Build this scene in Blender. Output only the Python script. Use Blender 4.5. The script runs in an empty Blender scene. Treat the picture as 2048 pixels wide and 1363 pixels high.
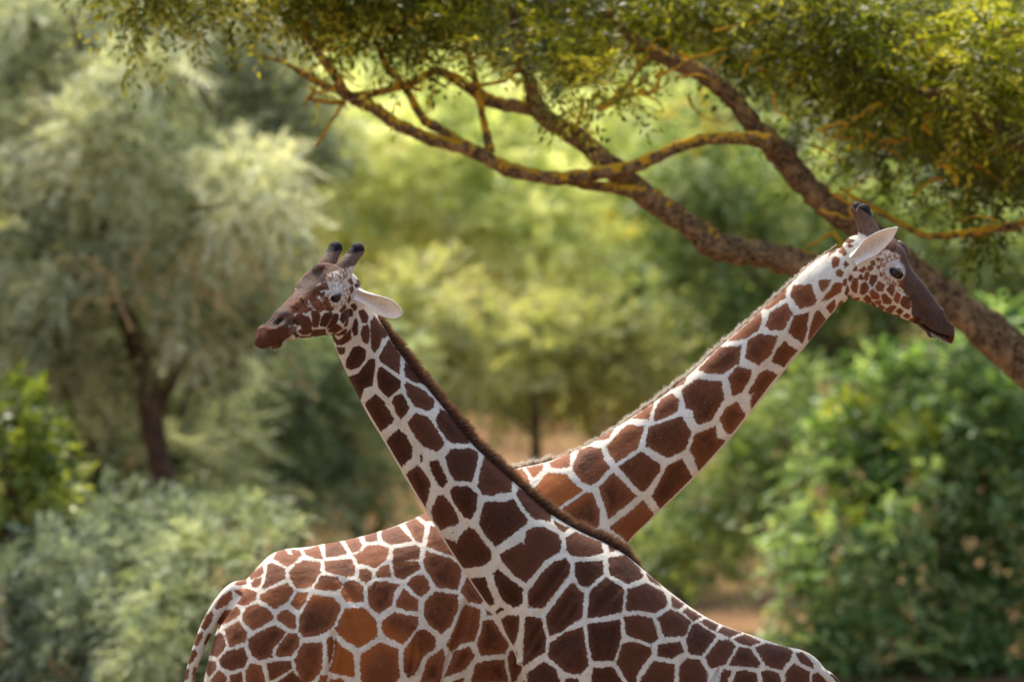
import bpy, math, random
import numpy as np
from mathutils import Vector, Matrix, noise as mnoise

random.seed(7)
RNG = np.random.default_rng(11)
SC = bpy.context.scene
COL = SC.collection

# ------------------------------------------------------------------ camera, sky, sun, exposure
ZC = 3.7            # camera height: a viewing platform level with the giraffes' necks
CAM_Y = -25.0
FPX = 10625.0       # focal length in units of the 2048 px wide picture
cam_d = bpy.data.cameras.new('camera')
cam = bpy.data.objects.new('camera', cam_d)
COL.objects.link(cam)
cam.location = (0, CAM_Y, ZC)
cam.rotation_euler = (math.radians(90), 0, 0)
cam_d.sensor_width = 36.0
cam_d.lens = 36.0 * FPX / 2048.0
cam_d.clip_start = 0.5
cam_d.clip_end = 2000.0
cam_d.dof.use_dof = True
cam_d.dof.focus_distance = 25.2
cam_d.dof.aperture_fstop = 1.75
cam_d.dof.aperture_blades = 0
SC.camera = cam

SUN_EL = math.radians(60)
SUN_AZ = math.radians(-22)    # compass angle from +Y (away from the camera) towards +X
world = bpy.data.worlds.new('World')
SC.world = world
world.use_nodes = True
nt = world.node_tree
for n in list(nt.nodes):
    nt.nodes.remove(n)
sky = nt.nodes.new('ShaderNodeTexSky')
sky.sky_type = 'NISHITA'
sky.sun_disc = False
sky.sun_elevation = SUN_EL
sky.sun_rotation = SUN_AZ
sky.dust_density = 3.0
bg = nt.nodes.new('ShaderNodeBackground')
bg.inputs['Strength'].default_value = 0.15
out = nt.nodes.new('ShaderNodeOutputWorld')
nt.links.new(sky.outputs[0], bg.inputs[0])
nt.links.new(bg.outputs[0], out.inputs[0])

sun_d = bpy.data.lights.new('sun', 'SUN')
sun_d.energy = 3.1
sun_d.angle = math.radians(5)
sun_d.color = (1.0, 0.93, 0.82)
sun = bpy.data.objects.new('sun', sun_d)
COL.objects.link(sun)
sd = Vector((math.cos(SUN_EL) * math.sin(SUN_AZ), math.cos(SUN_EL) * math.cos(SUN_AZ), math.sin(SUN_EL)))
sun.rotation_euler = sd.to_track_quat('Z', 'Y').to_euler()
sun.location = (0, 0, 40)

SC.view_settings.view_transform = 'Standard'
SC.view_settings.look = 'None'
SC.view_settings.exposure = 1.3
SC.view_settings.gamma = 1.0
SC.view_settings.use_curve_mapping = False
SC.cycles.use_denoising = True
SC.cycles.max_bounces = 6
SC.cycles.transparent_max_bounces = 8

# ------------------------------------------------------------------ helpers
def P(px, py, y=0.0):
    """point that stands at depth y where the picture shows pixel (px, py)"""
    k = (y - CAM_Y) / FPX
    return np.array([(px - 1024.0) * k, y, ZC + (681.5 - py) * k])

def to_px(v):
    k = FPX / (v[:, 1] - CAM_Y)
    return np.stack([1024.0 + v[:, 0] * k, 681.5 - (v[:, 2] - ZC) * k], 1)

def M_(y):                                  # metres per picture pixel at depth y
    return (y - CAM_Y) / FPX

def tag(o, label=None, cat=None, group=None, kind=None):
    if label: o['label'] = label
    if cat: o['category'] = cat
    if group: o['group'] = group
    if kind: o['kind'] = kind
    return o

def empty(name, loc):
    o = bpy.data.objects.new(name, None)
    COL.objects.link(o)
    o.location = loc
    return o

def link(name, me, mat=None, parent=None, smooth=True):
    o = bpy.data.objects.new(name, me)
    COL.objects.link(o)
    if mat is not None:
        me.materials.append(mat)
    if parent is not None:
        o.parent = parent
        o.matrix_parent_inverse = Matrix.Translation(-Vector(parent.location))
    if smooth and len(me.polygons):
        me.polygons.foreach_set('use_smooth', np.ones(len(me.polygons), dtype=bool))
    return o

def np_mesh(name, verts, faces):
    """verts (N,3); faces (M,k) int array with a fixed k"""
    me = bpy.data.meshes.new(name)
    verts = np.asarray(verts, np.float32)
    faces = np.asarray(faces, np.int32)
    k = faces.shape[1]
    me.vertices.add(len(verts))
    me.vertices.foreach_set('co', verts.ravel())
    me.loops.add(faces.size)
    me.loops.foreach_set('vertex_index', faces.ravel())
    me.polygons.add(len(faces))
    me.polygons.foreach_set('loop_start', np.arange(0, faces.size, k, dtype=np.int32))
    me.update(calc_edges=True)
    me.validate()
    return me

def set_attr(me, name, arr):
    a = me.attributes.new(name, 'FLOAT', 'POINT')
    a.data.foreach_set('value', np.asarray(arr, np.float32))

def catmull(keys, n):
    """keys (K,D) -> smooth samples, n per span"""
    keys = np.asarray(keys, float)
    K = len(keys)
    out = []
    for i in range(K - 1):
        p0 = keys[max(i - 1, 0)]; p1 = keys[i]; p2 = keys[i + 1]; p3 = keys[min(i + 2, K - 1)]
        for j in range(n):
            t = j / n
            out.append(0.5 * ((2 * p1) + (-p0 + p2) * t + (2 * p0 - 5 * p1 + 4 * p2 - p3) * t * t
                              + (-p0 + 3 * p1 - 3 * p2 + p3) * t ** 3))
    out.append(keys[-1])
    return np.array(out)

class MB:
    def __init__(s):
        s.v = []; s.f = []
    def n(s):
        return len(s.v)
    def rings(s, rings):
        """rings: list of (R,3) arrays -> closed tube with fan caps"""
        b = len(s.v); R = len(rings[0])
        for r in rings:
            s.v.extend(map(tuple, r))
        for i in range(len(rings) - 1):
            for j in range(R):
                a = b + i * R + j; c = b + i * R + (j + 1) % R
                s.f.append((a, c, c + R, a + R))
        c0 = len(s.v); s.v.append(tuple(np.mean(rings[0], 0)))
        c1 = len(s.v); s.v.append(tuple(np.mean(rings[-1], 0)))
        e = b + (len(rings) - 1) * R
        for j in range(R):
            s.f.append((b + (j + 1) % R, b + j, c0))
            s.f.append((e + j, e + (j + 1) % R, c1))
    def ball(s, c, r, ax=None, seg=20, rg=12):
        c = np.asarray(c, float); r = np.asarray(r, float) * np.ones(3)
        ax = np.eye(3) if ax is None else np.asarray(ax)
        rings = []
        for i in range(1, rg):
            th = math.pi * i / rg
            t = np.linspace(0, 2 * math.pi, seg, endpoint=False)
            q = np.stack([np.cos(t) * math.sin(th) * r[0], np.sin(t) * math.sin(th) * r[1], np.full(seg, math.cos(th)) * r[2]], 1)
            rings.append(c + q @ ax)
        s.rings(rings)
    def tube(s, pts, rad, seg=12):
        pts = np.asarray(pts, float); rad = np.asarray(rad, float)
        tg = np.gradient(pts, axis=0)
        tg /= np.linalg.norm(tg, axis=1)[:, None] + 1e-9
        d0 = tg[0]; ref = np.array([0.13, 0.97, 0.2]) if abs(d0[1]) < .8 else np.array([1.0, .1, .2]); rings = []
        t = np.linspace(0, 2 * math.pi, seg, endpoint=False)
        for p, d, r in zip(pts, tg, rad):
            a = ref - d * np.dot(ref, d); a /= np.linalg.norm(a) + 1e-9
            b = np.cross(d, a); ref = a
            rings.append(p + r * (np.cos(t)[:, None] * a + np.sin(t)[:, None] * b))
        s.rings(rings)
    def mesh(s, name):
        me = bpy.data.meshes.new(name)
        me.from_pydata(s.v, [], s.f)
        me.update()
        return me

# ------------------------------------------------------------------ node helpers
def new_mat(name):
    m = bpy.data.materials.new(name)
    m.use_nodes = True
    t = m.node_tree
    for n in list(t.nodes):
        t.nodes.remove(n)
    return m, t

class NT:
    def __init__(s, t): s.t = t
    def node(s, typ, **kw):
        n = s.t.nodes.new(typ)
        for k, v in kw.items(): setattr(n, k, v)
        return n
    def put(s, sock, v):
        if isinstance(v, bpy.types.NodeSocket): s.t.links.new(v, sock)
        elif v is not None:
            if isinstance(v, (tuple, list)) and len(v) == 3 and len(sock.default_value) == 4: v = (*v, 1)
            sock.default_value = v
    def math(s, op, a, b=None, c=None, clamp=False):
        n = s.node('ShaderNodeMath', operation=op, use_clamp=clamp)
        for i, x in enumerate((a, b, c)):
            if x is not None: s.put(n.inputs[i], x)
        return n.outputs[0]
    def mix(s, f, a, b, blend='MIX'):
        n = s.node('ShaderNodeMix', data_type='RGBA', blend_type=blend)
        s.put(n.inputs['Factor'], f); s.put(n.inputs['A'], a) if False else None
        s.put([i for i in n.inputs if i.name == 'A' and i.type == 'RGBA'][0], a)
        s.put([i for i in n.inputs if i.name == 'B' and i.type == 'RGBA'][0], b)
        return [o for o in n.outputs if o.type == 'RGBA'][0]
    def attr(s, name, what='Fac'):
        return s.node('ShaderNodeAttribute', attribute_name=name).outputs[what]
    def coords(s, kind='Object'):
        return s.node('ShaderNodeTexCoord').outputs[kind]
    def noise(s, scale, detail=3, rough=0.55, vec=None, dist=0.0):
        n = s.node('ShaderNodeTexNoise')
        n.inputs['Scale'].default_value = scale; n.inputs['Detail'].default_value = detail
        n.inputs['Roughness'].default_value = rough; n.inputs['Distortion'].default_value = dist
        if vec is not None: s.t.links.new(vec, n.inputs['Vector'])
        return n.outputs['Fac']
    def step(s, v, lo, hi, a=0.0, b=1.0):
        n = s.node('ShaderNodeMapRange', interpolation_type='SMOOTHSTEP')
        s.put(n.inputs['Value'], v)
        n.inputs['From Min'].default_value = lo; n.inputs['From Max'].default_value = hi
        n.inputs['To Min'].default_value = a; n.inputs['To Max'].default_value = b
        return n.outputs[0]
    def ramp(s, f, stops):
        n = s.node('ShaderNodeValToRGB')
        e = n.color_ramp.elements
        while len(e) < len(stops): e.new(0.5)
        for el, (p, c) in zip(e, stops):
            el.position = p; el.color = (*c, 1)
        s.put(n.inputs[0], f)
        return n.outputs[0]

def srgb(r, g, b):
    f = lambda c: (c / 255) / 12.92 if c / 255 <= .04045 else ((c / 255 + .055) / 1.055) ** 2.4
    return (f(r), f(g), f(b))
# ------------------------------------------------------------------ coat markings (traced patch outlines, picture pixels)
def tile(ox, oy, sc, txt):
    res = []
    for line in txt.strip().splitlines():
        for chunk in line.split(';'):
            q = chunk.split()
            if len(q) >= 3:
                res.append(np.array([[ox + float(a) / sc, oy + float(b) / sc] for a, b in (w.split(',') for w in q)]))
    return res

B_PATCH = tile(360, 1023, 4, """
545,500 660,430 672,490 640,515 570,545; 745,370 780,322 838,300 870,345 905,357 885,305 950,312 975,345 925,400 860,445 800,410
985,312 1110,275 1145,375 1095,372 1010,340; 1160,255 1275,232 1345,335 1260,360 1170,365; 1315,228 1425,205 1455,265 1435,310 1375,325
1470,195 1575,160 1580,235 1490,245; 1615,150 1750,112 1860,235 1690,268 1630,240 1610,200; 1800,92 1880,48 1960,115 1935,250 1880,230
1390,345 1465,310 1495,270 1590,265 1665,290 1670,330 1650,390 1560,455 1510,430 1425,415
1710,300 1890,270 1925,290 1915,380 1800,388 1910,402 1925,460 1840,500 1790,540 1720,515 1700,420
1440,470 1490,455 1540,490 1530,545 1485,570 1430,530; 1565,500 1610,435 1670,425 1690,515 1580,525
1160,400 1290,385 1365,375 1400,440 1395,510 1330,525 1200,490 1165,480
875,480 930,420 990,380 1120,395 1125,480 1050,590 1000,605 930,600 885,540; 700,420 740,410 840,460 845,535 720,600 655,620 690,530
570,570 600,535 655,525 650,570 620,605 580,600; 430,575 520,520 540,575 480,585
430,625 540,610 620,645 610,700 520,755 450,740 480,670; 640,670 720,625 860,570 910,620 860,715 760,775 700,740 645,705
885,730 935,635 1025,640 1010,710 950,785 900,750; 1075,600 1130,515 1180,510 1260,530 1300,580 1295,615 1240,635 1080,620
1310,560 1400,550 1465,600 1470,720 1330,720 1285,650 1305,600; 1505,610 1560,560 1640,555 1755,575 1710,640 1695,740 1590,815 1520,760 1500,690
1815,575 1860,515 1940,500 1985,550 2000,620 1935,680 1880,650; 1730,700 1790,610 1840,660 1905,710 1905,795 1820,790 1725,750
500,820 540,760 620,735 690,770 745,820 740,870 590,950 530,900 495,850; 775,820 850,770 925,830 930,930 880,935 820,890 780,860
1060,660 1120,670 1230,690 1280,740 1285,780 1225,920 1160,965 1090,990 990,1000 950,950 960,830 1000,760
1245,930 1320,775 1480,770 1570,870 1580,990 1430,1090 1330,1030 1270,980
1620,870 1710,800 1800,820 1905,840 1905,905 1850,990 1780,1060 1700,1020 1640,990 1615,930
355,940 470,870 500,920 545,970 520,1040 395,1080 370,1000; 550,1020 610,975 760,905 845,960 800,1030 740,1090 735,1160 640,1185 580,1150 550,1080
760,1140 790,1060 860,970 930,970 960,1010 950,1070 890,1150 790,1160; 230,1140 260,1020 320,965 350,990 370,1080 300,1160
310,1180 380,1110 510,1085 545,1170 520,1240 400,1270 330,1240; 920,1180 980,1050 1130,1040 1145,1130 1135,1260 1080,1330 1000,1390 980,1370 930,1250
1175,1010 1215,995 1230,1040 1215,1160 1190,1230; 1238,1010 1290,1070 1390,1135 1395,1320 1240,1290 1190,1275 1225,1170
1445,1140 1600,1045 1750,1100 1745,1220 1760,1310 1700,1400 1460,1400 1440,1240; 1790,1110 1905,945 1960,940 2045,1000 2040,1090 1950,1150 1880,1290 1830,1330 1790,1270
195,1180 290,1200 290,1260 235,1320 200,1270; 240,1350 310,1265 370,1310 370,1400 240,1400; 525,1270 570,1210 655,1225 690,1400 530,1400
695,1215 750,1195 890,1190 900,1250 800,1310 720,1350; 760,1370 910,1270 980,1370 980,1400 780,1400; 400,1310 490,1280 515,1400 395,1400
1090,1400 1130,1300 1175,1310 1170,1400; 1190,1400 1200,1340 1290,1330 1360,1400; 300,930 288,890 310,840 350,790 460,760 490,800 450,850
275,760 330,680 410,625 425,690 370,740 300,775; 165,920 205,830 255,790 268,810 240,900 200,945; 95,1060 125,980 180,960 180,1010 140,1070
55,1200 80,1110 130,1100 130,1150 80,1220; 195,1040 230,970 255,990 215,1080; 20,1350 45,1250 75,1260 60,1340; 95,1310 115,1240 135,1250 105,1350
""") + tile(660, 1003, 4, """
770,395 960,450 1000,480 1050,530 1050,580 1020,705 850,680 800,590 760,540 750,470; 805,190 850,200 985,410 1000,440 880,395 775,360
700,110 770,70 830,150 770,160; 760,800 840,715 1020,745 1025,850 960,1000 890,1055 790,980 750,910; 1045,720 1100,600 1230,780 1210,815 1110,800
1060,850 1090,820 1200,860 1195,980 1160,1110 1050,1130 980,1200 930,1150 1000,1000; 1225,950 1300,940 1430,1140 1400,1210 1210,1230 1175,1140 1205,1050
1000,1190 1110,1155 1160,1230 1080,1340 920,1400; 1170,1290 1250,1270 1390,1260 1430,1440 1130,1440; 1250,860 1300,905 1255,905
1435,1200 1460,1180 1560,1290 1480,1440 1450,1440 1420,1260; 780,1260 900,1170 920,1240 880,1440 720,1440
""") + tile(960, 760, 4, """
200,725 340,705 395,800 390,860 300,800; 370,698 510,672 500,715 430,775 410,760; 440,860 540,740 690,750 740,820 820,880 650,1000 620,1020 480,920
555,660 640,620 725,585 720,690 640,705 570,695; 745,690 790,560 880,530 970,545 985,620 1040,700 930,820 880,840 810,810 750,730
1010,530 1150,380 1180,355 1310,365 1265,540 1090,660 1050,610; 950,860 1065,740 1240,910 1250,930 1030,1110 990,980
655,1030 850,900 900,900 955,1050 955,1150 930,1180 700,1120; 1105,690 1290,570 1440,670 1445,720 1320,885 1280,885
1330,460 1350,370 1610,285 1690,420 1640,560 1500,620 1460,600 1330,530; 1385,330 1400,240 1450,150 1540,105 1590,150 1580,240 1500,290
1380,930 1500,680 1620,630 1700,775 1440,1030; 1030,1180 1310,960 1395,1080 1190,1310 1120,1240; 1680,560 1720,430 1890,370 1900,460 1970,485 1745,740 1720,630
1210,310 1375,195 1395,180 1350,310 1250,310; 925,480 1070,402 1030,460 980,480
""") + tile(1260, 560, 4, """
410,880 540,785 730,810 750,950 650,1120 550,1155 505,1100 500,1040 450,1020; 545,715 720,540 885,520 875,660 740,750 600,740
785,770 860,690 970,720 965,780 900,900 820,925; 720,1110 770,1020 860,975 915,1060 915,1100 820,1230 770,1225
940,920 1040,750 1100,715 1190,760 965,1055 965,960 990,910; 920,620 940,480 1030,425 1185,450 1130,590 1030,680
1140,640 1170,560 1240,485 1280,530 1340,565 1230,695 1150,660; 785,490 1045,250 1055,330 1020,400 910,470; 1080,370 1110,260 1250,180 1300,260 1230,400 1130,400
1265,420 1310,290 1430,260 1420,400 1380,500 1330,470; 1430,475 1480,270 1510,245 1560,312; 1280,100 1310,35 1450,35 1490,160 1470,200 1360,225 1290,140
1070,228 1250,55 1240,140 1100,235; 1505,30 1520,0 1600,0 1590,40 1535,95; 1530,170 1640,20 1690,30 1680,90 1600,150; 1580,220 1640,165 1640,210 1605,260
1650,238 1690,165 1712,192; 345,870 450,785 430,830
""") + tile(1660, 390, 4.396, """
75,500 105,440 150,510 125,535; 20,600 20,560 50,535 85,570 70,630 25,640; 50,690 80,650 115,680 95,720 60,715; 115,610 140,585 160,610 130,635
-20,540 0,490 65,440 40,500; 130,405 160,385 210,400 170,420; 150,450 170,430 195,450 170,465; 115,790 120,745 140,740 135,790
125,860 155,800 165,840 140,875; 150,930 160,880 190,900 175,935; 200,905 255,905 240,922; 185,800 215,735 240,740 240,810 230,855 195,830
270,860 275,790 310,765 340,810 320,850 285,870; 350,770 365,705 410,710 405,750 370,800; 400,810 430,760 475,790 460,840 420,840
350,850 375,830 430,880 425,910 375,905; 300,910 320,885 350,900 360,935 335,950; 455,880 480,868 540,930 530,955 475,945; 500,830 540,785 565,820 545,880
565,920 585,855 615,880 595,950; 620,940 645,890 700,910 695,1000 640,975; 490,1010 540,975 580,980 530,1040; 420,1000 440,970 475,985 445,1020
360,970 375,945 400,980 380,990; 585,1020 610,1000 640,1020 610,1045; 330,640 350,620 380,640 350,665; 260,665 300,630 315,650 290,675
300,730 320,675 340,690 325,750; 250,730 275,700 285,740; 165,740 185,705 200,725 175,755; 360,590 385,580 395,610 375,615; 400,940 440,930 440,955 410,955
205,660 230,630 235,660; 265,935 330,960 330,980; 545,1055 610,1060 615,1090; 650,1060 680,1040 700,1060 680,1080; 700,1100 740,1070 790,1090 760,1130
440,690 455,690 455,715; 415,630 432,625 428,645; 410,560 430,560 425,575
""")
A_PATCH = tile(640, 620, 4, """
310,10 350,0 380,50 370,100 340,95; 260,150 285,70 300,100 295,190 275,200; 330,190 345,130 380,125 390,200 380,265 350,250
405,100 430,50 530,175 545,203 485,230 470,290 435,335 415,300; 145,260 245,160 245,230 175,275; 140,300 200,300 195,340 170,350 145,325
220,400 270,300 310,290 360,320 355,390 310,450 250,470 220,450; 475,380 540,250 562,232 650,350 640,510 560,460 490,410
235,535 310,510 360,440 400,395 435,395 435,450 415,560 410,600 350,620 325,712 300,660; 460,530 475,465 490,460 640,570 635,620 545,695 470,620
680,460 690,415 745,470 838,590 740,560 685,530; 680,600 690,570 830,630 920,720 915,770 870,805 760,770 700,690; 580,730 600,690 650,675 710,760 710,800 650,870 610,830
355,760 440,680 500,730 590,870 575,900 488,975 430,885; 700,900 760,825 860,850 920,930 990,1050 985,1090 930,1130 830,1090 760,1010
930,870 970,785 1045,840 1135,940 1205,1060 1060,1060 1020,1030 950,930; 530,1050 620,950 680,1000 735,1100 730,1180 655,1255 590,1170; 790,1180 815,1145 820,1210 805,1215
""") + tile(780, 860, 4, """
130,350 220,275 320,420 315,470 290,615 200,490; 315,250 380,235 440,350 460,410 420,460 380,440 330,330; 445,220 480,150 640,140 710,180 700,270 655,410 520,400 470,330
700,450 750,220 770,210 975,390 970,490 890,495 830,520 740,515; 480,480 520,445 620,450 695,510 690,640 645,715 590,690 500,560
335,640 375,525 420,525 500,610 545,710 540,750 410,790 350,720; 755,570 900,570 990,545 1100,710 1090,750 850,930 760,830 710,750
1010,510 1030,465 1295,665 1280,730 1160,715 1090,640; 435,860 520,880 540,905 550,850 630,775 680,800 810,970 800,1040 740,1085 585,1098 500,985
880,990 990,930 1060,895 1075,920 1090,810 1140,780 1230,775 1340,830 1370,890 1360,970 1240,1040 1090,1220 1000,1160 900,1050
1310,725 1435,778 1385,815 1330,770; 1410,860 1480,812 1690,895 1705,980 1590,1010 1450,1005 1410,950; 820,1150 860,1110 1060,1260 1062,1385 990,1415 900,1360
635,1180 760,1175 840,1380 800,1400 745,1360; 1745,905 1825,952 1760,975
""") + tile(1000, 1023, 4, """
600,400 820,390 830,490 700,605 640,590 600,510; 865,370 1000,345 1110,440 1145,510 1140,530 1020,580 880,500
225,640 340,480 430,400 530,370 560,430 550,500 440,650 340,770 230,760; 370,830 470,690 575,565 670,650 660,850 600,880 500,950 400,995 385,920
700,850 715,640 850,520 995,620 975,800 800,840; 1005,790 1020,620 1170,570 1310,640 1340,720 1335,750 1240,810 1130,790; 1170,490 1240,540 1295,600 1195,550
1370,670 1475,738 1430,780 1375,755; 1460,800 1500,765 1615,838 1550,875; 1595,880 1650,855 1745,903 1720,960; 10,860 60,825 155,830 150,950 110,1070 60,1010
200,850 220,830 330,850 370,1020 360,1120 290,1160 190,1240 190,1050; 700,900 960,860 970,1000 915,1190 740,1190 710,1050
990,840 1100,825 1220,850 1270,1010 1210,1055 1080,1010 1010,980; 1255,850 1360,780 1420,800 1530,880 1480,990 1320,1000
400,1050 530,960 665,920 690,1100 710,1230 640,1300 520,1280 380,1150; 985,1050 1060,1035 1205,1080 1210,1130 1100,1290 1080,1390 1030,1380 930,1200
1260,1060 1440,1035 1470,1120 1380,1170 1260,1150; 1490,1010 1540,900 1580,890 1730,990 1710,1020 1610,1150 1510,1130; 1640,1160 1750,1025 1830,1020 1890,1070 1800,1220 1680,1250
220,1290 350,1195 450,1260 490,1400 225,1400; 740,1250 900,1240 980,1360 990,1400 730,1400; 1130,1330 1230,1190 1400,1220 1390,1400 1110,1400
1440,1220 1500,1170 1590,1180 1660,1280 1640,1400 1430,1400; 510,1370 530,1330 620,1330 640,1400 510,1400
""") + tile(1200, 1023, 4, """
940,960 980,915 1130,962 1040,1005; 1070,1015 1160,975 1290,1040 1200,1070 1110,1050; 1030,1225 1110,1080 1200,1090 1280,1200 1270,1245 1150,1235
1240,1085 1330,1050 1500,1080 1540,1120 1520,1180 1450,1265 1330,1230; 1565,1130 1620,1120 1705,1210 1705,1252 1600,1200
1480,1290 1550,1210 1680,1280 1670,1400 1490,1400; 1290,1280 1330,1260 1430,1290 1460,1400 1310,1400; 1045,1400 1090,1275 1160,1265 1250,1290 1265,1400
1690,1400 1700,1300 1740,1280 1860,1400; 990,1260 1050,1270 1000,1400 920,1400
""") + tile(500, 470, 5.925, """
575,1130 650,1110 730,1120 740,1140 680,1170 610,1170; 720,1190 760,1130 890,1120 890,1145 790,1185; 600,1060 620,970 690,970 730,1060 720,1100 620,1100
750,1080 740,960 730,910 800,900 830,960 800,1085; 835,1070 850,990 890,930 970,920 960,980 900,1080; 920,1100 960,1020 1000,935 1040,940 1040,1000 1000,1060 940,1100
930,1130 1020,1050 1085,1100 1010,1155; 1070,1000 1090,930 1160,870 1150,960 1100,1040; 1065,900 1120,830 1130,860 1080,910; 1115,1070 1150,980 1165,1000 1150,1060
1170,970 1180,880 1215,890 1215,960; 1150,790 1180,730 1190,750 1165,795; 920,1190 1060,1170 1030,1205; 1060,1170 1120,1110 1145,1120 1120,1170
770,1200 890,1165 915,1180 840,1210; 590,1205 680,1205 730,1215 700,1232; 520,1160 535,1150 575,1190 550,1205; 1210,830 1230,815 1260,850 1240,890
1185,640 1210,610 1225,640 1200,685; 1245,590 1270,575 1290,600 1260,620; 1170,540 1190,520 1220,570 1200,580; 1270,540 1290,530 1350,600 1320,595; 1350,650 1380,660 1395,690
490,1000 580,930 640,960 610,1050 570,1060; 680,700 760,650 830,660 790,730 720,770; 880,740 930,740 960,800 900,860 870,800; 690,640 790,620 900,560 925,640 800,650; 900,880 950,840 990,870 960,900
500,850 560,760 640,750 680,800 660,880 600,920; 720,780 780,740 860,820 880,870 840,900 760,860; 830,690 880,680 870,720 840,730; 640,900 700,860 730,880 650,920
""")
A_DARK = tile(500, 470, 5.925, "740,340 790,280 860,275 890,350 860,400 930,440 910,540 760,620 700,700 560,780 480,850 440,930 300,970 240,950 300,900 420,740 540,640 640,480; 170,1060 300,960 440,940 560,980 570,1060 430,1090 250,1090")
A_RUST = tile(500, 470, 5.925, "40,1190 120,1080 260,1085 420,1090 560,1070 550,1130 490,1210 380,1300 240,1370 100,1340; 240,1060 260,970 330,940 420,960 410,1040 330,1090")
A_HORN = tile(500, 470, 5.925, "900,40 1080,40 1080,180 1000,230 990,280 860,280 780,260; 1100,40 1290,40 1280,200 1190,380 1080,300 1040,270 1100,180")
A_TIP = tile(500, 470, 5.925, "900,30 1100,30 1090,170 1050,190 1010,120 920,100; 1110,30 1300,30 1280,190 1240,190 1210,110 1130,120")
B_DARK = tile(1660, 390, 4.396, "545,395 600,380 670,470 690,550 760,690 870,780 950,880 1030,1000 1140,1080 1140,1290 1060,1330 1000,1260 960,1290 850,1220 780,1130 720,1040 690,900 610,800 620,650 610,540 555,470")
B_HORN = tile(1660, 390, 4.396, "160,40 400,40 450,320 340,360 200,350 240,250")
B_TIP = tile(1660, 390, 4.396, "160,30 400,40 400,140 300,180 200,150")
B_RUST = tile(1660, 390, 4.396, "1010,1260 1060,1230 1130,1250 1120,1330 1040,1330")
B_GLOW = [np.array([[1030, 950], [1110, 940], [1170, 985], [1110, 1030], [1040, 1000]]),  # orange-brown coat tone, with the sun's warm glow painted in
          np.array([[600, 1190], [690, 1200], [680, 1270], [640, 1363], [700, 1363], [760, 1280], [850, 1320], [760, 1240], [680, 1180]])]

def poly_sd(q, poly):
    """signed distance (positive inside) of points q to a polygon"""
    d2 = np.full(len(q), 1e12); ins = np.zeros(len(q), bool)
    n = len(poly)
    for i in range(n):
        a = poly[i]; b = poly[(i + 1) % n]; e = b - a; w = q - a
        t = np.clip((w @ e) / (e @ e + 1e-9), 0, 1)
        r = w - t[:, None] * e
        d2 = np.minimum(d2, (r * r).sum(1))
        c = (a[1] > q[:, 1]) != (b[1] > q[:, 1])
        x = (b[0] - a[0]) * (q[:, 1] - a[1]) / (b[1] - a[1] + 1e-12) + a[0]
        ins ^= c & (q[:, 0] < x)
    d = np.sqrt(d2)
    return np.where(ins, d, -d)

def field(q, polys, far=-40.0, tone=None):
    f = np.full(len(q), far)
    for p in polys:
        lo = p.min(0) - 30; hi = p.max(0) + 30
        m = np.nonzero((q[:, 0] > lo[0]) & (q[:, 0] < hi[0]) & (q[:, 1] > lo[1]) & (q[:, 1] < hi[1]))[0]
        if len(m):
            d = poly_sd(q[m], p)
            if tone is not None:
                b = d > f[m]
                tone[m[b]] = ((p[0, 0] * 12.9898 + p[0, 1] * 78.233) * 43.7585) % 2.0 - 1.0
            f[m] = np.maximum(f[m], d)
    return f

def voronoi(q, cell, seed):
    """reticulated cells for the flanks and legs that lie below the picture"""
    r = np.random.default_rng(seed)
    gx = np.floor(q[:, 0] / cell).astype(int); gy = np.floor(q[:, 1] / cell).astype(int)
    jx = r.random((64, 64)); jy = r.random((64, 64))
    d = []
    for i in (-1, 0, 1):
        for j in (-1, 0, 1):
            a = gx + i; b = gy + j
            sx = (a + .2 + .6 * jx[a % 64, b % 64] + .5 * (b % 2)) * cell; sy = (b + .2 + .6 * jy[a % 64, b % 64]) * cell
            d.append(np.hypot(q[:, 0] - sx, q[:, 1] - sy))
    d = np.sort(np.array(d), 0)
    return (d[1] - d[0]) / 2 - 4.5

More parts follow.
